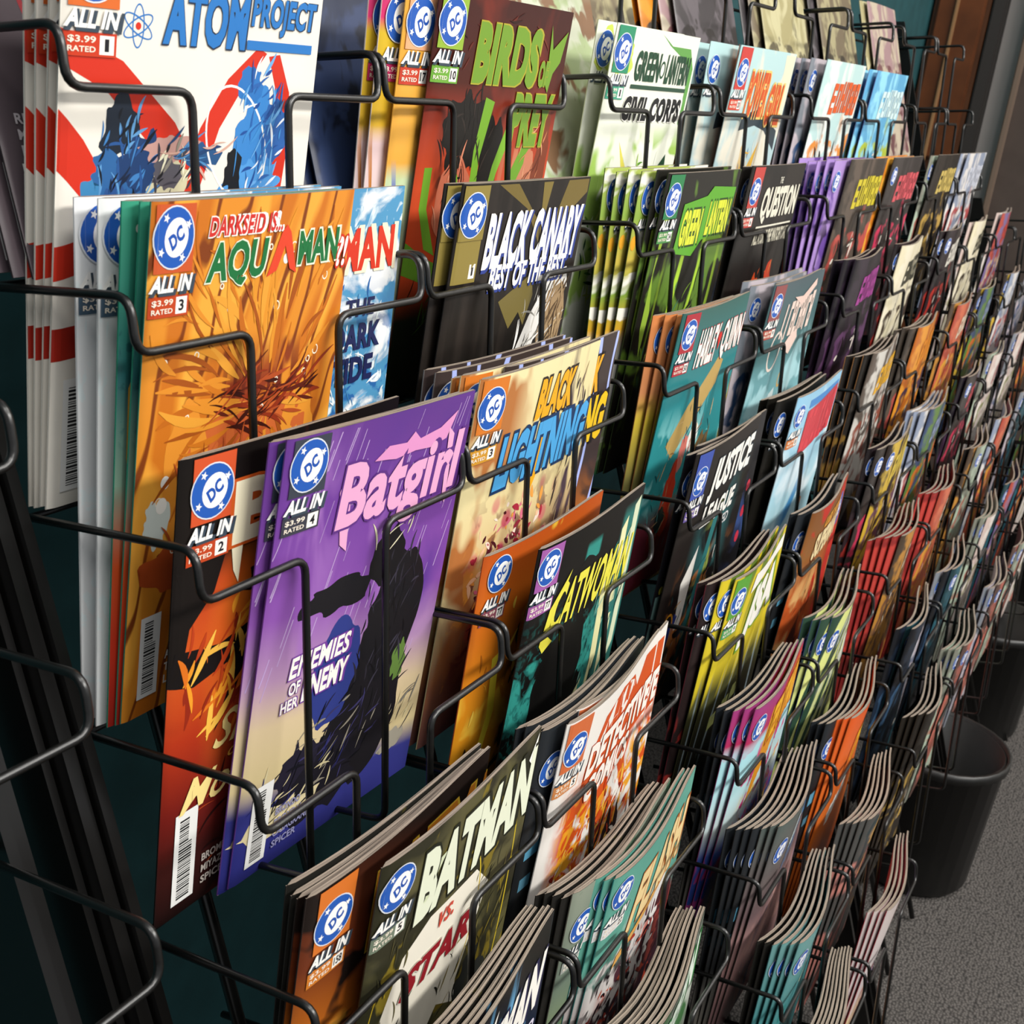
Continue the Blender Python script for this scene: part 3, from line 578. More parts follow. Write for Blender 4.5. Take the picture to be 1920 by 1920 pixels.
D('cat', 'black cover with teal buildings and yellow slashed title', [('flat', '#11100f'), ('noise', 3.5, 5, 3, .53, .56, '#2f8a80', {'det': 1, 'lim': (-.1, -.1, .8, .72, .03)}), ('box', (.42, .82, .56, .93, .01), '#2f8a80'), ('noise', 30, 40, 3, .5, .62, '#1c5a56', {'lim': (0, 0, 1, .75, .1)}), ('box', (.8, -.1, 1.1, .95, .02), '#2c6f68')], [
    ('B', .40, .50, .22, .24, '#100f0e', 3, .18), ('B', .25, .2, .2, .2, '#100f0e', 4, .25), ('B', .52, .8, .2, .09, '#100f0e', 5, .2), ('B', .62, .25, .1, .24, '#121110', 6, .2),
    ('P', [(.68, .80), (.74, .84), (.80, .50), (.72, .34), (.74, .5)], '#dfdca6'), ('P', [(.80, .9), (.86, .93), (.90, .5), (.84, .4)], '#e2dfae'), ('P', [(.92, .95), (.98, .97), (.98, .5), (.93, .45)], '#cfd8b8'), ('P', [(.62, .42), (.68, .46), (.62, .26), (.58, .24)], '#d8d6a4'), ('R', .84, .62, .9, .66, '#2f6f68'), ('R', .82, .55, .88, .59, '#2f6f68'),
    ('O', .52, .42, 24, 22, 2.2, '#c9a84a', {'a0': 200, 'a1': 330}), ('P', [(.50, .31), (.54, .31), (.545, .2), (.52, .12), (.5, .2)], '#d2b25a'),
    T('CATWOMAN', .20, .72, .97, .86, '#e0d84a', b=.03, sh=.4), ('P', [(.14, .70), (.17, .80), (.30, .89), (.27, .84), (.21, .79), (.19, .72), (.25, .69), (.18, .67)], '#e0d84a', 'title_lettering')],
    spine='#171412', std=dict(num='77', v=.93, u=.11, pc='#9a5a9a', strip='#9c5aa0', r=14))
D('catorange', 'amber cover with a jagged gold streak', [('ramp', [(0, '#6a4a12'), (.25, '#b8801a'), (.5, '#d28a1c'), (.8, '#cc6a1a'), (1, '#b8501a')]), ('noise', 3, 5, 3, .56, .62, '#e0b03a'), ('noise', 3, 3, 8, .62, .66, '#241a10', {'lim': (.25, 0, 1.1, .7, .1)})], [('P', [(.40, .58), (.62, .52), (.7, .4), (.62, .3), (.48, .4)], '#1d1710'), ('P', [(.18, .68), (.23, .69), (.27, .5), (.22, .36), (.26, .2), (.22, 0), (.2, .18), (.17, .36), (.22, .5)], '#e6cf3a'), ('P', [(.04, .26), (.55, .36), (.55, .34), (.04, .24)], '#1d1710'), ('B', .36, .1, .12, .07, '#3a2a14', 3, .4), ('O', .55, .83, 18, 26, 5, '#e8cf86', {'a0': 60, 'a1': 290})], spine='#b8541c', std=dict(num='77', v=.93, u=.14, pc='#8a4a5a', r=14))
D('det', 'white and orange flame cover with white title', [('flat', '#e6e1da'), ('noise', 3, 4, 3, .42, .5, '#d0521c', {'dist': 2, 'lim': (.12, .2, 1.1, .74, .06)}), ('noise', 6, 8, 8, .52, .58, '#e8a028', {'dist': 2, 'lim': (.15, .2, 1.1, .7, .06)}), ('noise', 5, 7, 5, .56, .6, '#f0ece6', {'lim': (.1, .2, 1.1, .8, .08)}), ('noise', 2, 3, 6, .4, .55, '#3c0f10', {'lim': (.2, -.1, 1.1, .28, .08)})], [
    ('P', [(.24, .70), (.24, .80), (.34, .93), (.5, .97), (.66, .96), (.74, .90), (.82, .97), (.98, .96), (.98, .74), (.6, .72)], '#c8501f'), ('P', [(.3, .82), (.4, .86), (.6, .87), (.72, .93), (.6, .96), (.42, .95)], '#e9e4dc'),
    ('B', .46, .26, .10, .12, '#8c1d24', 3, .3), ('B', .4, .16, .2, .12, '#4a1114', 4, .4), ('B', .8, .2, .1, .25, '#230d0d', 5, .3), ('P', [(.52, .54), (.58, .42), (.62, .36), (.70, .56), (.66, .34), (.6, .2), (.55, .35)], '#1c1110'),
    T('DETECTIVE', .25, .755, .985, .865, '#efe9e0', b=.05, out='#b8431a', ow=.02), T('COMICS', .30, .655, .78, .745, '#efe9e0', b=.045, out='#c8501f', ow=.03)],
    spine='#d8d2ca', std=dict(num='5', v=.90, u=.11, pc='#c9824a', strip='#c8673a', r=14))
D('flash', 'teal cover with cream title and dark red machinery', [('ramp', [(0, '#1d1216'), (.35, '#3a1f2a'), (.55, '#55303a'), (.7, '#5fa594'), (1, '#5c9c8c')]), ('noise', 4, 5, 3, .5, .54, '#dcd6d2', {'lim': (0, .15, .8, .72, .08)}), ('noise', 5, 7, 8, .54, .58, '#c44a32', {'lim': (.2, .1, 1, .6, .08)}), ('noise', 7, 9, 5, .56, .6, '#1b1116', {'lim': (0, 0, 1, .66, .08)})], [
    ('E', .86, .5, 22, 46, '#4a1f24'), ('B', .86, .47, .06, .13, '#8a3a34', 3, .3), ('P', [(.66, .66), (.82, .76), (.8, .4), (.7, .3), (.72, .5)], '#e4e2de'),
    T('FLASH', .27, .70, .98, .91, '#e9cf96', b=.05, sh=.15, out='#a8602a', ow=.03), ('P', [(.22, .60), (.24, .64), (.95, .76), (.95, .73)], '#e0a85a', 'title_lettering')],
    spine='#2a7a78', std=dict(num='22', v=.92, u=.12, pc='#d8d8d8', r=14))
D('flashf', 'sage green cover with large white letter', [('ramp', [(0, '#b07a5a'), (.4, '#8a9a6a'), (.7, '#6a7a6c'), (1, '#8c9484')]), ('noise', 4, 6, 3, .52, .58, '#c9b04a', {'lim': (0, .1, 1, .6, .1)}), ('noise', 5, 7, 6, .55, .6, '#55705a')], [T('FLASH', .34, .62, 1.3, .93, W_, b=.07, sh=.15, out='#55605a', ow=.02)], spine='#6a6a60', std=dict(num='22', v=.86, u=.13, pc='#9aa09a', r=14))
D('garrow', 'dark cover with pale green lettering', [('ramp', [(0, '#1c1c1a'), (.5, '#2a2c24'), (.75, '#c8d2c4'), (1, '#3a4238')]), ('noise', 3, 4, 2, .5, .6, '#3c6a3c')], [T('GREEN', .2, .74, .97, .93, '#e2ece0', b=.05, sh=.15, out='#2f7a3c', ow=.05)], spine='#2a2826')
D('glc', 'white and green cover with dark green title', [('flat', '#e3e6d6'), ('noise', 2.2, 3, 3, .5, .54, '#9cbf5c', {'lim': (-.1, 0, 1.1, .68, .04)}), ('noise', 3, 4, 7, .54, .57, '#e9ebe0', {'lim': (-.1, 0, 1.1, .68, .04)}), ('noise', 5, 3, 5, .57, .61, '#1c4a2e', {'lim': (.3, 0, 1.1, .55, .06)})], [
    ('P', [(.30, .30), (.46, .42), (.62, .50), (.86, .62), (.9, .52), (.7, .38), (.5, .24), (.36, .2)], '#20432e'), ('P', [(.5, .99), (.62, .96), (.9, .96), (.98, .9), (.98, .7), (.93, .72), (.93, .9), (.8, .93)], '#5f9a4a'), ('P', [(.25, .66), (.4, .5), (.36, .4), (.44, .54)], '#d8cf5a'), ('B', .12, .92, .1, .06, '#c2d05a', 4, .3),
    T('GREEN', .25, .845, .54, .935, '#1e4630', b=.04), T('LANTERN', .62, .845, .93, .935, '#1e4630', b=.04), ('O', .58, .885, 4.5, 6, 2, '#1e4630'), ('R', .24, .822, .93, .834, '#2a4a38', 'title_lettering'), T('CIVIL CORPS', .20, .725, .91, .80, '#15181a', b=.06, sh=.12, out=W_, ow=.03)],
    spine='#c9cfa8', std=dict(num='1', v=.915, u=.12, pc='#3f9a7c', strip='#2f8a66'))
D('gl', 'black cover with bright green title plaque', [('flat', '#1d1c17'), ('noise', 3, 4, 3, .55, .6, '#5a7a2c'), ('noise', 3, 5, 8, .58, .62, '#2f6a5a', {'lim': (.4, 0, 1.1, .6, .1)}), ('wave', 1.5, .8, 3, .9, .96, '#a8cf3a', {'dist': 5, 'rot': 20, 'lim': (.2, .05, .9, .75, .1)})], [
    ('P', [(.24, .74), (.26, .90), (.55, .92), (.62, .95), (.97, .94), (.95, .80), (.6, .77), (.5, .72)], '#5aa02c', 'title_lettering'), T('GREEN', .28, .76, .54, .88, '#d2d83a', b=.05, out='#2a4a18', ow=.05), T('LANTERN', .62, .785, .94, .90, '#d2d83a', b=.05, out='#2a4a18', ow=.05), ('O', .58, .84, 4, 6, 2, '#d2d83a'),
    ('P', [(.06, .96), (.10, .96), (.1, .8), (.06, .68), (.12, .55), (.1, .4), (.05, .5)], '#8fae3c')], spine='#3a4a2a', std=dict(num='24', v=.91, u=.13, pc='#4a8a4a', strip='#2a7a4a'))
D('glstripe', 'striped yellow white and green spine cover', [('ramp', [(0, '#2f7a52'), (.12, '#b8cf8a'), (.28, '#e2e2da'), (.42, '#e6e4d8'), (.5, '#c89a2c'), (.62, '#7a9a3c'), (.72, '#c6b04a'), (.86, '#8aa84a'), (1, '#a8b85a')]), ('noise', 3, 12, 3, .55, .6, '#e8e6da')], [('E', .03, .78, 4, 6, '#e0a02c')], spine='#4a5a2c', std=dict(v=.91, u=.14, num='24', pc='#6f9a4a'))
D('hq', 'teal cover with red and white title and tan bolster', [('ramp', [(0, '#7a2430'), (.2, '#8f2a2c'), (.32, '#2f8a8c'), (.7, '#2a8288'), (1, '#35605a')]), ('noise', 4, 4, 3, .55, .6, '#8fd0d0', {'lim': (0, .25, 1, .6, .08)}), ('noise', 3, 4, 8, .58, .63, '#8a6a3c', {'lim': (.45, .05, 1.1, .6, .1)})], [
    ('P', [(.16, .54), (.34, .66), (.66, .80), (.76, .78), (.72, .70), (.5, .60), (.28, .48)], '#b89a5c'), ('B', .44, .48, .05, .07, '#d2766a', 3, .2), ('E', .55, .52, 12, 14, W_), ('B', .38, .3, .10, .14, '#c4391f', 4, .25), ('B', .1, .13, .14, .13, '#8a3444', 5, .15), ('B', .34, .24, .06, .05, '#2a3a36', 6, .3), ('B', .72, .3, .16, .24, '#7a5f38', 7, .2),
    T('HARLEY', .26, .80, .56, .93, W_, b=.04, sh=.1, out='#a8262a', ow=.02), ('P', [(.585, .83), (.555, .88), (.57, .90), (.585, .89), (.60, .90), (.615, .88)], '#c9261f', 'title_lettering'), T('QUINN', .63, .79, .985, .93, W_, b=.04, sh=.1, out='#a8262a', ow=.02)],
    spine='#2a6a6c', std=dict(num='50', v=.92, u=.13, pc='#a82c38', strip='#a82c38', r=14))
D('hq2', 'orange and yellow striped spine cover', [('ramp', [(0, '#b09a6c'), (.2, '#2a221c'), (.45, '#6f6a3c'), (.66, '#c9b03c'), (.75, '#d08a5a'), (1, '#d2824a')]), ('noise', 3, 8, 3, .58, .62, '#d0641c', {'lim': (.3, .3, 1.1, 1.1, .1)}), ('noise', 4, 9, 5, .55, .6, '#2c2018', {'lim': (.3, -.1, 1.1, .6, .1)})], [T('QUINN', .6, .8, .98, .93, W_, b=.05)], spine='#8a5a34', std=dict(v=.91, u=.14, num=None, r=14))
D('jl', 'dark cover with bold white slanted title', [('flat', '#1f1b19'), ('noise', 3, 4, 3, .52, .6, '#2f5a5c', {'lim': (.3, .2, .8, .8, .1)}), ('noise', 4, 6, 6, .56, .6, '#c87a3c', {'lim': (.2, 0, .9, .5, .1)}), ('noise', 4, 6, 9, .58, .63, '#8a9a4a', {'lim': (.45, .3, .9, .7, .1)})], [
    ('P', [(.5, .7), (.58, .72), (.5, .2), (.44, .05), (.46, .4)], '#2f6f70'), ('P', [(.22, .5), (.36, .62), (.38, .3), (.3, .3)], '#e0ddd6'), ('P', [(.05, .18), (.25, .38), (.3, .36), (.16, .1), (.06, .05)], '#24357c'), ('O', .17, .3, 14, 24, 2.5, '#c98a1f'), ('B', .6, .3, .06, .12, '#c9834a', 3, .3),
    T('JUSTICE', .27, .785, .95, .945, W_, b=.05, sh=.12, out='#2b3f4c', ow=.02), T('LEAGUE', .27, .695, .78, .775, W_, b=.045, sh=.12, out='#2b3f4c', ow=.02), T('RED', .6, .64, .76, .68, '#d8d8d8', b=.02)],
    spine='#1b1816', std=dict(num='6', v=.89, u=.13, pc='#6a5a9a', strip='#3a4fa0', r=14))
D('jl2', 'black cover with white words and red dots', [('flat', '#17161a'), ('noise', 3, 3, 3, .5, .6, '#34487a', {'lim': (.5, 0, 1.1, .7, .1)})], [T('HOPE', .62, .36, .95, .41, W_, b=.03), T('HORIZON', .55, .25, .93, .29, '#c8c4cc', b=.03), ('E', .93, .72, 5, 6, '#b83044'), ('E', .92, .62, 5, 6, '#b83044'), ('E', .91, .52, 5, 6, '#b83044'), ('R', .01, .30, .09, .5, '#6a8a86'), ('R', .02, .05, .1, .2, '#b84a44'), ('E', .05, .52, 4, 4, '#c8c03a')], spine='#17161a', std=dict(num='6', v=.89, u=.12, pc='#8a4a6a', strip='#c04a2c', r=14))
D('jsa', 'yellow and green cover with white capital title', [('ramp', [(0, '#14130f'), (.4, '#26251a'), (.55, '#4a4a28'), (.66, '#c8b42c'), (1, '#5f7a2c')]), ('wave', 1.4, 2.4, 3, .6, .8, '#d2be2c', {'dist': 2, 'rot': 8, 'lim': (-.1, .55, 1.1, 1.1, .05)}), ('wave', 1.5, .5, 8, .93, .97, '#8a9aa0', {'dist': 6, 'lim': (0, .1, 1, .55, .1)})], [
    ('P', [(.26, .90), (.28, .97), (.97, .975), (.97, .92), (.7, .93), (.45, .92)], W_, 'title_lettering'), T('JSA', .30, .66, .93, .90, W_, b=.07, sh=.1, out='#6f9a2c', ow=.05), ('R', .2, .36, .34, .42, '#b8be74'), ('R', .37, .38, .48, .44, '#b8be74'), ('R', .51, .40, .62, .46, '#b8be74')], spine='#3a3a24', std=dict(num='9', v=.90, u=.12, pc='#4a9a5a', strip='#5a9a3a', r=14))
D('jsadark', 'dark maroon cover behind the yellow ones', [('flat', '#241a1a'), ('noise', 3, 6, 3, .58, .62, '#b8342c', {'lim': (0, 0, 1, .5, .1)})], [], spine='#6a2a34', std=dict(num='9', v=.9, u=.12, pc='#c8402c', strip='#c8342c', r=14))
D('titans', 'pink and pale blue cover with orange title block', [('ramp', [(0, '#3a1a2a'), (.2, '#24408a'), (.4, '#3a56a8'), (.5, '#c8d6d6'), (.72, '#a8dce4'), (.82, '#a8d8e0'), (.86, '#b02c5a'), (1, '#9c3a7a')]), ('noise', 6, 8, 3, .56, .6, '#c83a78', {'lim': (0, .1, 1, .8, .06)}), ('noise', 6, 9, 7, .58, .62, '#e0b84a', {'lim': (.2, 0, 1.1, .6, .06)})], [('P', [(.32, .5), (.30, .93), (.97, .95), (.97, .78), (.6, .7)], '#d08a1e'), T('TEEN TITANS', .34, .76, .96, .93, '#f0b62a', b=.05, sh=.1, out='#b0401c', ow=.06), ('P', [(.5, .99), (.99, .99), (.99, .95), (.45, .93)], '#b82c24')], spine='#8a3a6a', std=dict(v=.90, u=.13, num=None, r=14))
D('blueburst', 'grey and pink cover with blue and white title', [('ramp', [(0, '#8a6a6c'), (.4, '#c89a96'), (.6, '#6f5a5c'), (1, '#55605c')]), ('noise', 5, 6, 3, .55, .6, '#d8a8a0', {'lim': (.1, .1, 1, .6, .1)}), ('noise', 4, 5, 8, .58, .62, '#2c4a78', {'lim': (.3, 0, 1, .6, .1)})], [('lett', .3, .8, .98, .96, '#cfdcdc', 9, 3), ('lett', .3, .7, .98, .82, '#3a78ac', 8, 5)], spine='#3a3632', std=dict(v=.86, u=.14, num=None, r=14))
D('darkblue', 'black cover with small blue badge', [('flat', '#1a1b1c'), ('noise', 3, 5, 3, .56, .6, '#4f94b4', {'lim': (0, .3, 1, .7, .1)}), ('ramp', [(0, '#6a665e'), (.3, '#4a4844'), (.4, '#1a1b1c'), (1, '#24282c')])], [('R', .04, .60, .14, .66, '#5a9ab8'), ('R', .04, .50, .12, .54, '#4a7a90')], spine='#1d1c1a', std=dict(v=.86, u=.13, num=None, r=14))
D('action', 'teal cover with white block title', [('ramp', [(0, '#1f4a50'), (.4, '#4fa0a4'), (.7, '#4c8a8c'), (1, '#6a9a98')]), ('noise', 4, 5, 3, .54, .6, '#2c3a3e', {'lim': (0, .2, .5, .72, .1)}), ('noise', 4, 7, 6, .58, .62, '#2a6f76')], [T('ACTION', .28, .79, .98, .95, W_, b=.06, sh=.1, out='#5a7a7c', ow=.02), T('COMICS', .30, .68, .72, .76, '#d2cd9a', b=.04, sh=.2), ('O', .10, .64, 7, 9, 2.5, '#2f8a84')], spine='#2f5a5c', std=dict(v=.88, u=.12, num=None, r=14))
D('pg', 'pale blue cover with red-orange arched title', [('ramp', [(0, '#b8ccd0'), (.5, '#a8c0c4'), (1, '#b2d2d2')]), ('noise', 3, 4, 3, .5, .6, '#dcd8c8'), ('noise', 4, 5, 7, .56, .6, '#c8a03a', {'lim': (.1, .1, .7, .62, .1)}), ('noise', 4, 5, 9, .58, .62, '#b83a2c', {'lim': (.1, 0, .8, .5, .1)}), ('noise', 3, 3, 11, .6, .64, '#3a6aa8', {'lim': (0, 0, .8, .45, .1)})], [('P', [(.24, .70), (.26, .76), (.5, .78), (.95, .70), (.97, .62), (.7, .7), (.5, .72)], '#2c3a42'), ('P', [(.8, .99), (.99, .99), (.99, .74), (.86, .8)], '#e0d8bc'), T('POWER', .24, .75, .60, .92, '#c8501f', b=.05, sh=.1, out='#e6c06a', ow=.04), T('GIRL', .63, .72, .93, .88, '#c8501f', b=.05, sh=.1, out='#e6c06a', ow=.04), ('P', [(.4, .3), (.52, .55), (.66, .66), (.6, .5), (.5, .3)], '#d8a82c'), ('B', .38, .5, .05, .06, '#d8a87a', 3, .2), ('B', .42, .3, .05, .14, '#c44a2c', 4, .3)], spine='#8fa4a8', std=dict(num='20', v=.90, u=.12, pc='#c8402c', strip='#c03a34', r=14))
D('pg2', 'sunset striped cover edge', [('ramp', [(0, '#c8b46a'), (.35, '#9c3a58'), (.6, '#b8343c'), (.8, '#d8782c'), (1, '#2c6a72')])], [], spine='#c8642c')
D('q', 'black cover with cream title and orange shapes', [('flat', '#1b1917'), ('noise', 3, 3, 3, .5, .7, '#2a2622')], [('B', .50, .45, .11, .13, '#b8441c', 3, .15), ('B', .75, .48, .12, .12, '#b83a1e', 4, .25), ('B', .52, .36, .08, .05, '#c98a3a', 5, .2), ('P', [(.4, .24), (.46, .18), (.56, .28), (.48, .22)], '#8a7a4a'), ('P', [(.66, .4), (.72, .24), (.76, .3), (.72, .4)], '#a8683a'), T('THE', .52, .93, .58, .955, '#d8d4c4', b=.02), T('QUESTION', .28, .78, .96, .92, '#dcd8c6', b=.05), T('ALL ALONG THE WATCHTOWER', .28, .70, .95, .755, '#c9c4b0', b=.045), ('R', .28, .765, .95, .772, '#dcd8c6', 'title_lettering')], spine='#161412', std=dict(num='6', v=.90, u=.14, pc='#b83a32', strip='#b8403a', r=14))
D('scrolls', 'slate blue cover with pink scroll lettering', [('ramp', [(0, '#8a9a98'), (.4, '#7fb8c0'), (.6, '#6fa0a6'), (.72, '#3f6a6c'), (1, '#4a5a60')]), ('noise', 3, 5, 3, .52, .58, '#a8d4da', {'lim': (0, .1, 1, .7, .1)}), ('noise', 5, 5, 8, .6, .64, '#8a3a34', {'lim': (.3, 0, .8, .5, .1)})], [('lett', .28, .76, .95, .92, '#e2ccc0', 8, 5), ('P', [(.4, .93), (.6, .92), (.9, .97), (.92, .94), (.62, .88)], '#e0c4b8', 'title_lettering'), ('O', .28, .72, 16, 20, 3, '#e0cfc4'), ('P', [(.4, .72), (.6, .68), (.72, .74), (.66, .78), (.5, .76)], '#e2c8bc', 'title_lettering'), ('O', .58, .58, 7, 9, 3, '#c8a05a'), ('P', [(.3, .5), (.5, .55), (.62, .3), (.5, .25)], '#c8d8d8')], spine='#5a7478', std=dict(num='9', v=.91, u=.10, pc='#a84a3c', strip='#8a4a4a', r=13))
D('skyred', 'sky blue cover with tall red letters', [('ramp', [(0, '#2f3a44'), (.2, '#8ab4c4'), (.5, '#a8d0dc'), (1, '#8fc0dc')]), ('noise', 2, 4, 3, .5, .65, '#dceaf0'), ('wave', .8, .8, 5, .85, .95, '#3a84b8', {'dist': 4, 'rot': 60, 'lim': (.3, .1, 1, .6, .1)})], [('P', [(.26, .72), (.24, .92), (.96, .95), (.97, .80), (.6, .74)], '#b83a44', 'title_lettering'), ('lett', .27, .74, .96, .93, '#d0404a', 7, 3), ('R', .24, .93, .97, .965, '#4a86c4'), ('P', [(.62, .2), (.7, .48), (.76, .46), (.7, .2)], '#c88a5a')], spine='#a8b8c0', std=dict(num='8', v=.91, u=.10, pc='#c8702c', r=13))
D('yelblack', 'black cover with yellow letter strokes', [('flat', '#15130f')], [('lett', .3, .6, .8, .95, '#d8a81e', 3, 4)], spine='#1a1714', std=dict(num='8', v=.89, u=.14, pc='#c8502c', strip='#c8642a', r=14))
D('superman', 'rust orange cover with cream title', [('ramp', [(0, '#4a1a12'), (.3, '#a8481c'), (.6, '#b85424'), (.8, '#8a5a2c'), (1, '#7a4a24')]), ('noise', 2, 4, 3, .52, .6, '#d8a86a', {'lim': (0, 0, 1, .7, .1)}), ('noise', 3, 5, 7, .56, .62, '#b82a1c'), ('noise', 3, 5, 9, .58, .62, '#3a1a12', {'lim': (0, 0, 1, .5, .1)})], [T('SUPERMAN', .20, .76, .82, .88, '#ead8a6', b=.05, out='#8a3a1c', ow=.02), ('lett', .3, .885, .8, .94, '#d89a3a', 6, 2), ('P', [(.80, .05), (.8, .94), (.98, .96), (.98, .05)], '#b82a20'), ('E', .90, .86, 12, 20, '#3a64b0'), ('E', .90, .86, 6, 11, W_)], spine='#4a4038')
D('stripes', 'yellow green and white swirling cover', [('flat', '#2f4a3a'), ('wave', 1.2, 1.6, 3, .5, .6, '#d8e08a', {'dist': 4, 'rot': 30}), ('noise', 4, 6, 6, .54, .6, '#e0e4d6', {'lim': (.2, .4, 1, .9, .1)}), ('noise', 3, 5, 9, .56, .62, '#3a2a1c', {'lim': (0, 0, 1, .4, .1)})], [('lett', .4, .72, .96, .88, '#dfe4dc', 8, 4)], spine='#3a4a78', std=dict(v=.87, u=.13, num=None, r=14))
D('titanorange', 'orange cover with yellow banner title', [('ramp', [(0, '#8a3a14'), (.4, '#d8702a'), (1, '#d85a24')]), ('noise', 3, 4, 3, .6, .64, '#b82c1c', {'lim': (.5, .3, 1.1, 1.1, .1)})], [('P', [(.2, .62), (.22, .88), (.98, .95), (.98, .76)], '#d86a1e', 'title_lettering'), T('TITANS', .26, .70, .96, .88, '#f0b81e', b=.06, out='#a83a14', ow=.03), ('R', .22, .62, .96, .66, '#f0b81e', 'title_lettering'), ('B', .35, .45, .14, .07, W_, 3, .25), ('B', .6, .48, .12, .06, '#e6e2d8', 4, .3)], spine='#c86428')
D('pinkgrey', 'salmon pink and grey angular cover', [('flat', '#b87a70'), ('noise', 2, 3, 3, .48, .52, '#4a4a48', {'det': 1}), ('noise', 2, 4, 8, .54, .57, '#d8a85a', {'lim': (.2, .4, 1.1, 1.1, .1)}), ('noise', 4, 4, 6, .58, .6, '#24383c', {'lim': (0, .5, .8, 1.1, .1)})], [], spine='#4a4440')
D('lavender', 'pale lavender cover with red lettering', [('ramp', [(0, '#c89a6a'), (.3, '#c8a89a'), (.6, '#cfc4c4'), (1, '#c8bcb8')]), ('noise', 3, 5, 3, .54, .58, '#a85a4a', {'lim': (.1, 0, .9, .6, .1)}), ('box', (.93, -.1, 1.1, 1.1, .01), '#b49ac8'), ('noise', 5, 6, 8, .58, .62, '#e0c88a', {'lim': (0, 0, .9, .5, .1)})], [('lett', .25, .8, .9, .93, '#a8302c', 9, 6)], spine='#b83a4a')
D('darkstack', 'charcoal cover', [('flat', '#22211e'), ('noise', 3, 5, 3, .6, .64, '#b8a82c', {'lim': (.6, 0, 1.1, 1.1, .1)})], [], spine='#2c2a27')
def far(key, desc, a, b, c, tcol=None, sp='#2a2624', badge=True, seed=1):
    it = [('lett', .27, .77, .96, .92, tcol, 6, seed)] if tcol else []
    badge = badge and len(key) % 2 == 0
    D(key, desc, [('flat', a), ('noise', 2.5, 3.5, seed, .47, .54, b, {'dist': 1}), ('noise', 4, 6, seed + 5, .55, .6, c, {'lim': (0, 0, 1.1, .75, .1)})], it, spine=sp, std=dict(v=.9, u=.13, num=None, r=13) if badge else None)
far('onecyan', 'pale cyan cover with orange letters', '#b4d2d0', '#dfe4dc', '#d88a3a', '#d0561c', '#8a9a9a')
far('greyblue', 'grey blue spine cover', '#7a8088', '#b8aeb4', '#2c4a70', None, '#98909a')
far('skysign', 'sky blue cover with framed sign', '#5aa0c8', '#8fd0e8', '#a8b83a', '#c8e0e0', '#7a7ab8')
far('purple', 'violet spine cover', '#6a4a9a', '#a88ac8', '#3a2a4c', None, '#8a6ab0', seed=4)
far('darkyel', 'dark brown cover with yellow letters', '#3a332c', '#5a4e44', '#b8524a', '#c8b82a', '#3c3630')
far('orangespine', 'bright orange cover', '#d07a1f', '#e0a03a', '#b84a24', None, '#d8861e')
far('darkpink', 'dark cover with pink panels and red title', '#2f2a28', '#3c3634', '#c83a5a', '#c8525a', '#2c2826')
far('magenta', 'black cover with magenta top', '#17131a', '#2a1f2c', '#5a3a5c', '#9a3a8a', '#2c2030')
far('creamborder', 'cream cover with thin orange border', '#d8cfb0', '#e0d8c0', '#3a2c22', '#3c3c30', '#d8cdb2')
far('goldspine', 'black cover with gold edge', '#1c1916', '#2a2622', '#8a6a2c', None, '#b8804a', seed=6)
far('yelor', 'grey cover with yellow and orange banner', '#5a5048', '#c8c4bc', '#8a4a3a', '#e0a81e', '#5a5048')
far('skullorange', 'dark orange cover with pale round shape', '#b0601c', '#d8902c', '#3a2c44', '#e08a1e', '#4a3c34')
far('redblack', 'black cover with red marks', '#1a1517', '#2c2226', '#b0342a', '#e0dccf', '#2a1c1e')
far('bluewhite', 'pale blue and white cover', '#8a94a8', '#d8d4d0', '#a84a4a', '#c8ccd8', '#7a84a0')
far('redblue', 'red and blue cover', '#a8483a', '#7a6a94', '#c8a88a', '#c84a34', '#5a4a6a')
far('bluegreen', 'blue cover with green and orange patch', '#3a4a6a', '#5a7a3a', '#c86a2c', '#8a98b8', '#3c3a50')
far('yelmus', 'mustard yellow topped cover', '#2a2220', '#c8a83a', '#6a4a5a', '#d8be4a', '#4a3c34')
far('crimson', 'crimson spine cover', '#8a2c2a', '#b84038', '#4a2422', None, '#a83a34', seed=3)
far('ochre', 'brown and ochre cover', '#4a3c30', '#b8823a', '#6a4a3c', '#c8b8a0', '#4a3a32')
far('whiteblue', 'black cover with pale blue patch', '#15171c', '#1f2a3a', '#3c5a7a', '#c8d4e4', '#24262a')
far('tealdark', 'dark teal cover', '#1f3a40', '#2a5a68', '#16181a', '#3a7a90', '#24343a')
far('goldblack', 'black cover with gold squares', '#1f1b16', '#2c2620', '#b8964a', '#c8b060', '#3a3026')
far('mintgrey', 'grey and mint cover', '#7a7c70', '#a8b8a4', '#a8584a', '#c8d0c4', '#6a6a60')
far('salmon', 'brown cover with salmon letters', '#5a4640', '#b8685a', '#7a5a4a', '#c88a7a', '#4a3c38')
far('coral', 'coral red cover', '#a84a38', '#c86a4a', '#d8a03a', '#e0d0b8', '#8a3a30')
far('pinkwhite', 'pale pink and white cover', '#c8b4ac', '#dcd4cc', '#8a8a5a', '#b87a7a', '#a89a94')
far('navymag', 'dark navy magazine', '#1d2740', '#2c3a5c', '#151c30', None, '#1c2438', badge=False)
far('palegreen', 'pale green magazine', '#9caa80', '#b8bca8', '#7a5c44', None, '#c8d4b0', badge=False)
far('pinkmag', 'pink and cream magazine', '#94787a', '#b0a490', '#6a4648', None, '#b8a898', badge=False)
far('tanmag', 'tan magazine', '#6a5f4c', '#98906f', '#3a352c', None, '#8a7c68', badge=False)
far('olivemag', 'pale yellow magazine', '#989068', '#b4ae88', '#5a5440', None, '#a09870', badge=False)
far('greymag', 'charcoal grey magazine', '#3a3638', '#5a5458', '#24201f', None, '#4a4648', badge=False)
far('orangemag', 'orange spined magazine', '#d08a24', '#c87a1e', '#3a3028', None, '#d8901f', badge=False)
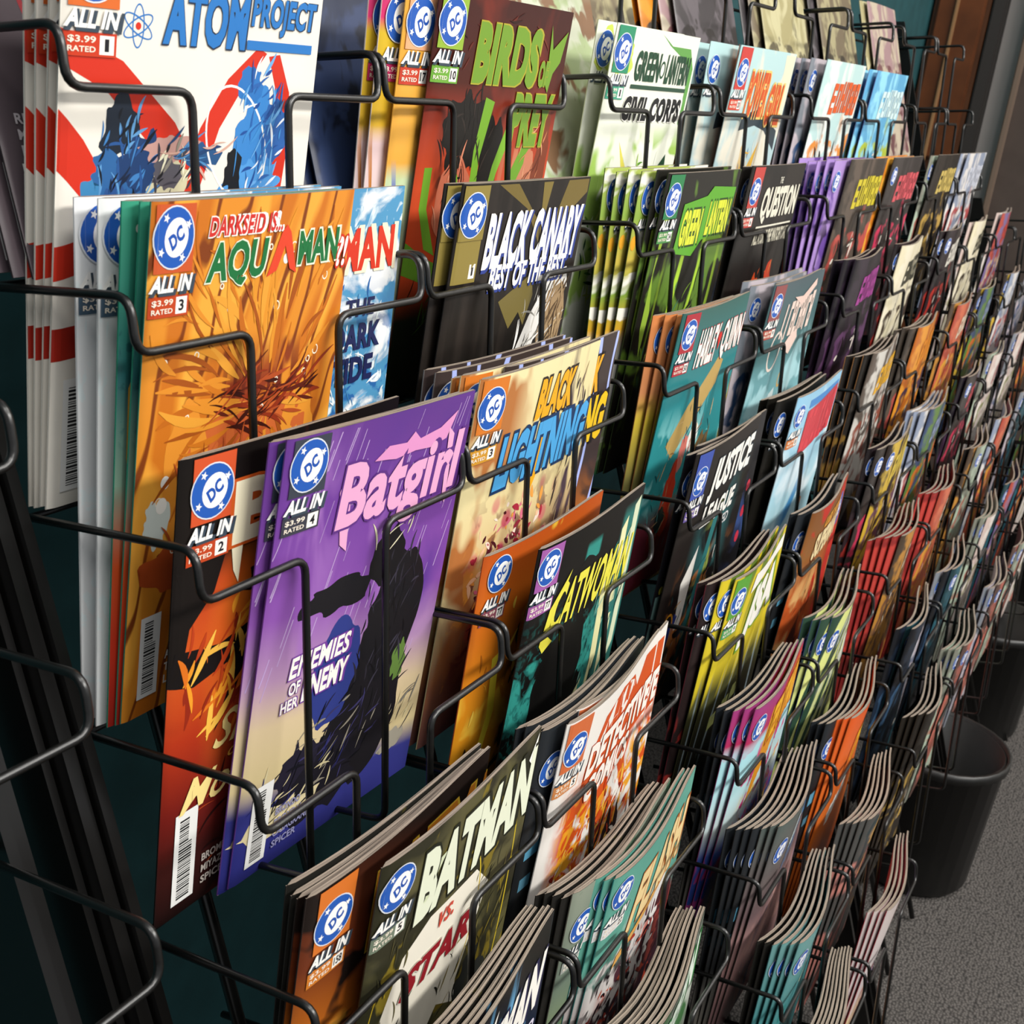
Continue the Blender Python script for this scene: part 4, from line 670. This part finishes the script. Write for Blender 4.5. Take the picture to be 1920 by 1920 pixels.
D('mauve', 'dusky mauve cover with red curve', [('flat', '#54494e'), ('noise', 2, 3, 3, .4, .8, '#62565c')], [('P', [(.13, .55), (.145, .55), (.19, .44), (.29, .35), (.45, .28), (.45, .272), (.28, .34), (.175, .435)], '#a82c34'), ('B', .5, .5, .06, .03, '#7a4a44', 3, .2),
    T('RIDLEY', .06, .262, .20, .28, '#c8c0c4', b=.03, part='credits'), T('MIRANDA', .06, .235, .24, .253, '#c8c0c4', b=.03, part='credits'), T('DE LA CO', .06, .208, .25, .226, '#c8c0c4', b=.03, part='credits')], spine='#2c2629', bar=(.05, .02, .175, [], W_))
def ins(key, *it):   # painterly strokes go under the lettering
    DS[key].items = [x for x in DS[key].items if x[0] != 'T'] + list(it) + [x for x in DS[key].items if x[0] == 'T']
ins('aqua', ('S', .5, .72, .48, .20, 130, ['#c4701f', '#dd9836', '#b8641c', '#d68c2c', '#9c4e18', '#d5872b'], 3, dict(rad=(.62, .60), ln=(.12, .36), wd=(.010, .035), spread=40)), ('S', .55, .60, .3, .05, 60, ['#5a2015', '#a84a24', '#3a140e', '#8a3018'], 4, dict(ang=10, spread=30, ln=(.08, .2), wd=(.006, .016))), ('S', .4, .4, .35, .1, 30, ['#a84c22', '#d0743a', '#8c3a1c'], 5, dict(ang=80, spread=40)))
ins('atom', ('S', .22, .62, .10, .10, 50, ['#16223a', '#3d78b4', '#0f141e', '#5c93c4', '#27508a'], 3, dict(ln=(.03, .09))), ('S', .75, .66, .11, .14, 60, ['#2a5ea4', '#6aa6dc', '#1f4a90', '#dfe6ee', '#3f86c6'], 4, dict(ln=(.03, .10))), ('S', .39, .60, .08, .05, 26, ['#3c3a44', '#e0dcc0', '#8a8478', '#1d1c20'], 5, dict(ln=(.02, .06))), ('S', .45, .645, .12, .02, 18, ['#1f3d68', '#c9a090', '#4a82b4'], 6, dict(ang=0)))
ins('batgirl', ('S', .68, .46, .18, .22, 60, ['#2a2730', '#0f0e11', '#35323e', '#221f28'], 3, dict(ang=70)), ('S', .45, .22, .25, .12, 50, ['#3a3660', '#101014', '#8d8678', '#262338'], 4, dict(ang=40)), ('S', .60, .72, .12, .05, 14, ['#d8d2b4', '#2a2730'], 5, dict(ang=70)), ('S', .25, .16, .25, .08, 30, ['#cfc39a', '#2d2f68', '#15151c'], 6, dict(ang=35)), ('S', .86, .17, .1, .08, 16, ['#7a766c', '#d2c69c', '#2a2a34'], 8, dict(ang=50)))
ins('batred', ('S', .32, .52, .3, .16, 80, ['#d8701f', '#b03c18', '#e8962a', '#8c2815', '#f0b84a'], 3, dict(ang=60, ln=(.06, .2), wd=(.006, .03))), ('S', .4, .17, .4, .12, 40, ['#7a2418', '#3a1411', '#a8401f', '#25100e'], 4, dict(ang=50, ln=(.05, .16))))
ins('birds', ('S', .3, .66, .18, .12, 40, ['#0e0c0a', '#2c2420', '#1c1613'], 3, dict(ang=80)), ('S', .85, .52, .14, .2, 46, ['#8a4a2c', '#d89a74', '#5f2a1a', '#c27a54'], 4, dict(ang=70)), ('S', .25, .5, .12, .1, 16, ['#c97f62', '#8a4430', '#2a1512'], 5, dict(ang=70)), ('S', .3, .25, .3, .12, 30, ['#2c4a1c', '#0d1009', '#4a7a24'], 6, dict(ang=60)), ('S', .5, .9, .5, .09, 30, ['#5c2218', '#2c0f0c', '#6a2a1c'], 7, dict(ang=20)))
ins('canary', ('S', .72, .6, .2, .14, 34, ['#f2f0ec', '#c8c4bc', '#8a8880', '#2a2622'], 3, dict(ang=45, ln=(.06, .18))), ('S', .88, .6, .09, .14, 40, ['#c2a67c', '#6f563a', '#8a7050', '#4a3826'], 4, dict(ang=70, ln=(.05, .14))))
ins('light', ('S', .45, .48, .32, .17, 110, ['#d8708a', '#f0c8a0', '#a82c40', '#e8a04a', '#4a1822', '#f0e0d0', '#8a2a3a'], 3, dict(ang=60, spread=90, ln=(.02, .08), wd=(.008, .03))), ('S', .55, .28, .4, .14, 70, ['#3a1f28', '#c87a3a', '#7a3a44', '#e0a85a'], 4, dict(ang=50, spread=80)), ('S', .85, .6, .13, .3, 40, ['#2c2430', '#6a5a60', '#b8a47a'], 5, dict(ang=80, spread=15)))
ins('cat', ('S', .8, .5, .18, .4, 50, ['#2f8a80', '#1c5a56', '#8fc8b8', '#123c3a', '#dfe0b0'], 3, dict(ang=75, spread=12, ln=(.05, .16))))
ins('catorange', ('S', .35, .45, .3, .42, 60, ['#d8962a', '#a85f18', '#e8c04a', '#2c1f12', '#c87a20'], 3, dict(ang=75, ln=(.05, .16), wd=(.006, .03))))
ins('det', ('S', .55, .42, .42, .2, 130, ['#e8952a', '#c8401a', '#f0e8dc', '#d8601f', '#f0b84a', '#8a2416'], 3, dict(ang=75, spread=60, ln=(.03, .1), wd=(.008, .03))), ('S', .5, .16, .45, .13, 60, ['#5a1416', '#8c2020', '#1f0c0c', '#b83424'], 4, dict(ang=70)))
ins('batman', ('S', .72, .4, .25, .35, 90, ['#15150f', '#6a6238', '#3c3a26', '#8a7a30', '#24241a'], 3, dict(ang=70)), ('S', .42, .14, .16, .1, 40, ['#2a3a2c', '#c85a24', '#5a7048', '#1a1a14', '#b89a3a'], 4), ('S', .15, .4, .12, .35, 30, ['#3c3a26', '#15150f', '#5a5432'], 5, dict(ang=80, spread=15)))
ins('flash', ('S', .45, .42, .4, .25, 130, ['#e0dcd8', '#2a1520', '#a83a2c', '#6a3a44', '#c85a3c', '#150d12', '#8a8a90'], 3, dict(ang=60, spread=80, ln=(.03, .1), wd=(.008, .03))))
ins('glc', ('S', .45, .36, .42, .28, 90, ['#5a8a34', '#a8c86a', '#e6e8dc', '#1f4a2c', '#cfd87a'], 3, dict(ang=60, spread=70, ln=(.05, .16), wd=(.006, .022))))
ins('gl', ('S', .5, .35, .42, .3, 70, ['#7aa030', '#2c3a1c', '#3a7a68', '#101210', '#b8cf5a'], 3, dict(ang=70, spread=40, ln=(.05, .18))))
ins('hq', ('S', .5, .38, .4, .3, 90, ['#2a3a3a', '#8a6a3c', '#5fb0b0', '#b83424', '#d8b884', '#1c5a60'], 3, dict(ang=70, spread=60)))
ins('jl', ('S', .5, .3, .42, .26, 80, ['#2f5f62', '#c88a3c', '#d8d4cc', '#24306c', '#121012', '#8a9a4a'], 3, dict(ang=75, spread=40)))
ins('pg', ('S', .45, .4, .32, .26, 80, ['#d8a83a', '#b83a2c', '#eae4d4', '#7a9ab0', '#e8cf9a', '#3a6aa0'], 3, dict(ang=65, spread=60)))
ins('tide', ('S', .75, .45, .22, .4, 110, ['#dfe9ea', '#2a62a0', '#6fa8cc', '#f0f2f0', '#3f7fb0'], 3, dict(ang=40, spread=80, ln=(.02, .09))))
ins('superman', ('S', .45, .4, .4, .3, 60, ['#d8a060', '#8a3018', '#c8602a', '#4a1a12'], 3, dict(ang=75)))
ins('titans', ('S', .55, .35, .4, .28, 70, ['#d8a83a', '#c83a78', '#e8e0d0', '#2c3a80', '#3a1c20'], 3, dict(spread=80)))
ins('scrolls', ('S', .5, .3, .42, .24, 60, ['#a8d4da', '#e0dcd0', '#5a8a94', '#8a3a34', '#c8d8d8'], 3, dict(ang=75, spread=30)))
ins('q', ('S', .62, .42, .3, .18, 40, ['#c8562a', '#8a2c18', '#d88a4a', '#2c2420'], 3, dict(ang=60)))
ins('jsa', ('S', .5, .3, .42, .26, 40, ['#4a4a2c', '#17160f', '#6a6a3c', '#8a9a94'], 3, dict(ang=60)))
ins('stripes', ('S', .5, .4, .45, .35, 60, ['#d8e08a', '#3a6a4a', '#e4e8d8', '#24342a'], 3, dict(ang=45)))
ins('action', ('S', .5, .35, .42, .3, 50, ['#7ac8c8', '#24484c', '#3a8084', '#1c2c30'], 3, dict(ang=70)))
ins('blueburst', ('S', .5, .35, .42, .3, 60, ['#d8b0a8', '#55606c', '#e8e0dc', '#2c4a78', '#a86a68'], 3, dict(spread=70)))
for _k in ('onecyan', 'skysign', 'darkyel', 'magenta', 'yelor', 'skullorange', 'bluegreen', 'coral', 'redblack', 'bluewhite', 'ochre', 'tealdark', 'goldblack', 'salmon', 'pinkwhite', 'redblue', 'yelmus', 'darkpink', 'pinkgrey', 'lavender', 'mintgrey'):
    _o = DS[_k].ops; _c = [o[6] for o in _o if o[0] == 'noise']
    ins(_k, ('S', .5, .38, .45, .34, 46, _c + ['#e0d8cc', '#1c1a1a', _c[0]], len(_k), dict(spread=70, ln=(.04, .16), wd=(.01, .05))))
# ------------------------------------------------------------------ stacks of comics in the pockets
B0 = Bend(.0015, 0, 'flat'); B1 = Bend(.004, .004, 'mild'); B2 = Bend(.007, .010, 'mid'); B3 = Bend(.010, .016, 'strong'); BK = Bend(0, 0, 'back', .012)
def stack(r, c, lst, bend, step=.0052, bstep=.0026, y0=.0045, up=0, lean=None, parts=True, roll=0):
    """lst: front-to-rear list of (design, dx mm)"""
    tier = ORD[r + 1]; n = len(lst); seen = {}
    for k, it in enumerate(lst):
        key, dx = it[0], it[1]; ex = it[2] if len(it) > 2 else {}
        d = DS[key]; rr = random.Random(r * 997 + c * 31 + k)
        pull = bend.b * .5
        yk = y0 + pull + k * step + ex.get('y', 0) * .001
        lo = 3.5 if c in (1, 3, 5, 7, 9) else 2.5
        if dx < lo and r > 0: yk += min(.022, (lo - dx) * .001 / (.7 + .5 * c)); dx = lo
        sx = ex.get('sx', 1)
        L = (LEAN if lean is None else lean) - k * (step - bstep) / .195 + rr.uniform(-.002, .002)
        hb = .195 - up - rr.uniform(-.002, .002)
        yaw = -k * max(0, step - .0021) * .92 / CW if bend.r > .003 else rr.uniform(-.004, .004)
        m = RACK @ Matrix.Translation((CX[c - 1] + dx * .001, DY * (r - 1) + yk, DZ * (r - 1))) @ Matrix.Rotation(L, 4, 'X') @ Matrix.Translation((0, 0, -hb)) @ Matrix.Rotation(math.radians(ex.get('roll', roll)) + rr.uniform(-.004, .004), 4, 'Y') @ Matrix.Rotation(yaw, 4, 'Z') @ Matrix.Diagonal((sx, 1, 1, 1))
        seen[key] = seen.get(key, 0) + 1; j = seen[key]
        tot = sum(1 for q in lst if q[0] == key)
        who = '%s, %s tier, %s column' % (d.desc, tier, ORD[c])
        if k == 0: lab = 'front comic, ' + who
        elif tot > 1: lab = '%s copy, %s' % (ORD[j], who)
        else: lab = 'rear comic, ' + who
        pp = parts if k == 0 or parts is not True else ({'publisher_badge', 'price_box', 'cover_artwork', 'barcode', 'title_lettering', 'credits'} if c <= 2 else {'publisher_badge', 'cover_artwork'})
        comic(d, bend, m, lab, 'comics in %s tier, column %s' % (tier, ORD[c]), pp)
def rep(key, n, dx, ddx=-.6, **ex): return [(key, dx + i * ddx, ex) for i in range(n)]
stack(1, 1, rep('atom', 4, 0, -1.5), B0, step=.006)
stack(2, 1, [('aqua', 9, {'sx': .83}), ('teal', 8, {'sx': .87}), ('teal', 5, {'sx': .87}), ('tide', 53), ('tide', 3), ('tide', -6)], B0, step=.0055, y0=.004)
stack(3, 1, [('batgirl', 47, {'roll': 2}), ('batgirl', 42, {'roll': 2}), ('batred', 5, {'roll': .5, 'y': 7})], B0, step=.0055)
stack(5, 1, [('batman', 44), ('orangebat', 4, {'y': 9}), ('orangebat', 4, {'y': 9}), ('darkstack', 5, {'y': 8}), ('darkstack', 7, {'y': 8})], B1, step=.0045, up=.016)
stack(6, 1, rep('batblue', 3, 26, 0) + rep('darkstack', 3, 20, 0), B2, step=.004, up=.016)
stack(1, 2, [('birds', 48), ('birdyel', 26), ('birdpink', 12), ('birdpink', 8)], B0, step=.006)
stack(2, 2, [('canary', 28), ('canary', 20)], B0, step=.0065)
stack(3, 2, [('light', 4), ('light2', 42), ('light', 0), ('light', -2), ('light2', -14), ('light2', -18)], B1, step=.0045)
stack(4, 2, [('cat', 30), ('catorange', 4, {'y': 18})], B1, step=.005)
stack(5, 2, [('det', 22), ('det', 44)] + rep('darkblue', 4, 8, -2), B2, step=.0045)
stack(6, 2, rep('flash', 3, 44, -5) + [('flashf', 14)] + rep('darkstack', 4, 8, -2), B2, step=.0045, up=-.006)
stack(7, 2, rep('garrow', 2, 34, 0) + rep('darkstack', 6, 26, -1), B3, step=.004, up=-.012)
stack(1, 3, rep('glc', 2, -6, -14), B0, step=.008)
stack(2, 3, [('gl', 40), ('gl', 34)] + rep('glstripe', 4, 22, -6), B0, step=.0065)
stack(3, 3, [('hq', 18)] + rep('hq2', 3, 26, -9), B1, step=.006)
stack(4, 3, [('jl', -4), ('jl2', -8), ('jl2', 30)], B1, step=.006)
stack(5, 3, [('jsa', 30), ('jsa', 16), ('jsadark', 2), ('jsadark', 0)], B2, step=.006)
stack(6, 3, rep('titans', 3, 26, -8) + rep('darkblue', 2, 8), B2, step=.006)
stack(7, 3, [('blueburst', 32)] + rep('blueburst', 2, 26, -4) + rep('darkblue', 4, 14, -5), B3, step=.005)
stack(8, 3, rep('action', 4, 30, -5) + rep('darkstack', 2, 14), B3, step=.0055)
stack(9, 3, rep('darkstack', 7, 30, -2), B3, step=.004)
stack(1, 4, [('pg', 30), ('pg2', 52), ('pg', 0), ('pg', -12)], B0, step=.008)
stack(2, 4, [('q', 2), ('q', -4)], B0, step=.006)
stack(3, 4, [('scrolls', 12), ('scrolls', 36), ('greyblue', -14), ('greyblue', -18)], B1, step=.006)
stack(4, 4, [('skyred', 24), ('yelblack', -16), ('yelblack', -20), ('yelblack', -22)], B1, step=.006)
stack(5, 4, [('superman', 14), ('darkblue', -10), ('darkblue', -14)], B2, step=.005)
stack(6, 4, [('stripes', 28)] + rep('stripes', 3, 10, -6), B3, step=.006)
stack(7, 4, [('titanorange', 30), ('titanorange', 24), ('titanorange', 20)] + rep('darkblue', 3, 0, -4), B3, step=.005)
stack(8, 4, [('pinkgrey', 30)] + rep('pinkgrey', 4, 20, -5), B3, step=.005)
stack(9, 4, rep('lavender', 4, 44, -4), B3, step=.005)
FAR = {(1, 5): [('onecyan', 26)] + rep('greyblue', 3, -10, -10), (2, 5): [('darkyel', 60)] + rep('purple', 5, 22, -9), (3, 5): [('magenta', 20), ('magenta', 0), ('magenta', -10)], (4, 5): [('yelor', 34)] + rep('goldspine', 3, 20, -9), (5, 5): [('yelmus', 40), ('darkpink', 14), ('redblack', 0)],
    (6, 5): [('ochre', 40)] + rep('crimson', 4, 26, -8), (7, 5): [('whiteblue', 20), ('tealdark', 30), ('whiteblue', 4)], (8, 5): [('goldblack', 30)] + rep('goldblack', 3, 16, -6),
    (1, 6): [('skysign', 20), ('skysign', 6), ('skysign', -6)], (2, 6): [('darkpink', 34), ('orangespine', 14), ('orangespine', 4)], (3, 6): [('creamborder', 20), ('redblack', 10)], (4, 6): [('skullorange', 40)] + rep('darkyel', 3, 20, -8), (5, 6): [('bluegreen', 40)] + rep('bluewhite', 3, 16, -8), (6, 6): [('coral', 36)] + rep('crimson', 3, 20, -8), (7, 6): [('tealdark', 30), ('whiteblue', 12), ('greyblue', 2)], (8, 6): [('salmon', 30)] + rep('mintgrey', 3, 14, -8),
    (2, 7): [('goldblack', 26), ('mintgrey', 10)], (3, 7): [('redblack', 26), ('redblack', 10)], (4, 7): [('coral', 30), ('ochre', 14)], (5, 7): [('darkpink', 20), ('magenta', 6)], (6, 7): [('mintgrey', 26), ('ochre', 10), ('goldspine', 0)], (7, 7): [('pinkwhite', 30)] + rep('mintgrey', 2, 14, -8), (8, 7): [('salmon', 26)] + rep('greyblue', 2, 10, -8),
    (2, 8): [('bluewhite', 26), ('bluewhite', 6)], (3, 8): [('creamborder', 20), ('pinkwhite', 10)], (4, 8): [('bluegreen', 26), ('yelmus', 10)], (5, 8): [('pinkwhite', 26), ('mintgrey', 8)], (6, 8): [('coral', 26), ('bluewhite', 8)], (7, 8): [('redblue', 26), ('tealdark', 8)], (8, 8): [('mintgrey', 26), ('salmon', 8)],
    (3, 9): [('redblue', 10), ('pinkwhite', -4)], (4, 9): [('bluewhite', 20), ('yelmus', 4)], (5, 9): [('pinkwhite', 20), ('greyblue', 4)], (6, 9): [('tealdark', 20), ('greyblue', 4)], (7, 9): [('coral', 20), ('tealdark', 4)], (8, 9): [('pinkwhite', 20), ('salmon', 4)],
    (4, 10): [('greyblue', 20)], (5, 10): [('coral', 20)], (6, 10): [('bluegreen', 20)], (7, 10): [('pinkwhite', 20)]}
for (r, c), l in FAR.items():
    stack(r, c, l, B0 if r < 3 else B2 if r < 6 else B3, step=.0065)
# the back row of magazines, leaning away
for c, l in {1: rep('mauve', 4, 3, -5), 2: rep('navymag', 4, -8, -5) + [('palegreen', 110)], 3: [('palegreen', -60), ('tanmag', 20), ('olivemag', 60), ('greymag', 44), ('greymag', 30), ('orangemag', 20)], 4: [('greymag', 60), ('pinkmag', 40), ('orangemag', 6), ('orangemag', -6)],
             5: [('olivemag', 40), ('tanmag', 20), ('greymag', 8)], 6: [('tanmag', 40), ('greymag', 20), ('tanmag', 4)], 7: [('pinkmag', 20), ('olivemag', 4)]}.items():
    stack(0, c, l, B0, step=.007, bstep=.007, y0=.05, lean=math.radians(-14))
#@@EXTRAS
def tub(x, y, r, h, label):
    n = 28; prof = [(0, 0), (r * .82, 0), (r * .9, .012), (r, h), (r * 1.05, h), (r * 1.05, h - .015), (r * 1.01, h - .018), (r * .98, h - .004), (r * .955, h - .004), (r * .87, .02), (0, .02)]
    V = []; F = []
    for pr, z in prof:
        for k in range(n):
            a = 2 * math.pi * k / n; V.append((pr * math.cos(a), pr * math.sin(a), z))
    for i in range(len(prof) - 1):
        for k in range(n): k2 = (k + 1) % n; F.append((i * n + k, i * n + k2, (i + 1) * n + k2, (i + 1) * n + k))
    o = link('tub', mesh('tub', V, F, [plain('black_plastic', '#111110', .42, 0, .5)], smooth=True)); o.location = (x, y, FLOOR)
    tag(o, label, 'tub', 'black tubs on the carpet')
    hd = tube([(r * 1.03, -.04, h * .8), (r * 1.12, -.03, h * .78), (r * 1.12, .03, h * .78), (r * 1.03, .04, h * .8)], .005, plain('black_plastic', '#111110', .42), 'handle'); link('handle', hd, o)
    return o
tub(1.49, -.262, .105, .24, 'nearer round black plastic tub on the carpet at the rack foot')
tub(2.08, -.25, .105, .24, 'farther round black plastic tub on the carpet beyond the first')
for i, (key, dx, dy, rz) in enumerate((('salmon', -.05, -.02, .3), ('pinkwhite', -.07, .0, .25), ('bluewhite', -.06, .03, .35))):
    m = Matrix.Translation((2.08 + dx, -.25 + dy, FLOOR + .024)) @ Matrix.Rotation(rz, 4, 'Z') @ Matrix.Rotation(math.radians(-6), 4, 'X') @ Matrix.Diagonal((.8, 1, 1, 1))
    comic(DS[key], B0, m, DS[key].desc + ' standing in the farther black tub', 'comics in the farther tub', False)
print('comics:', NCOMIC)
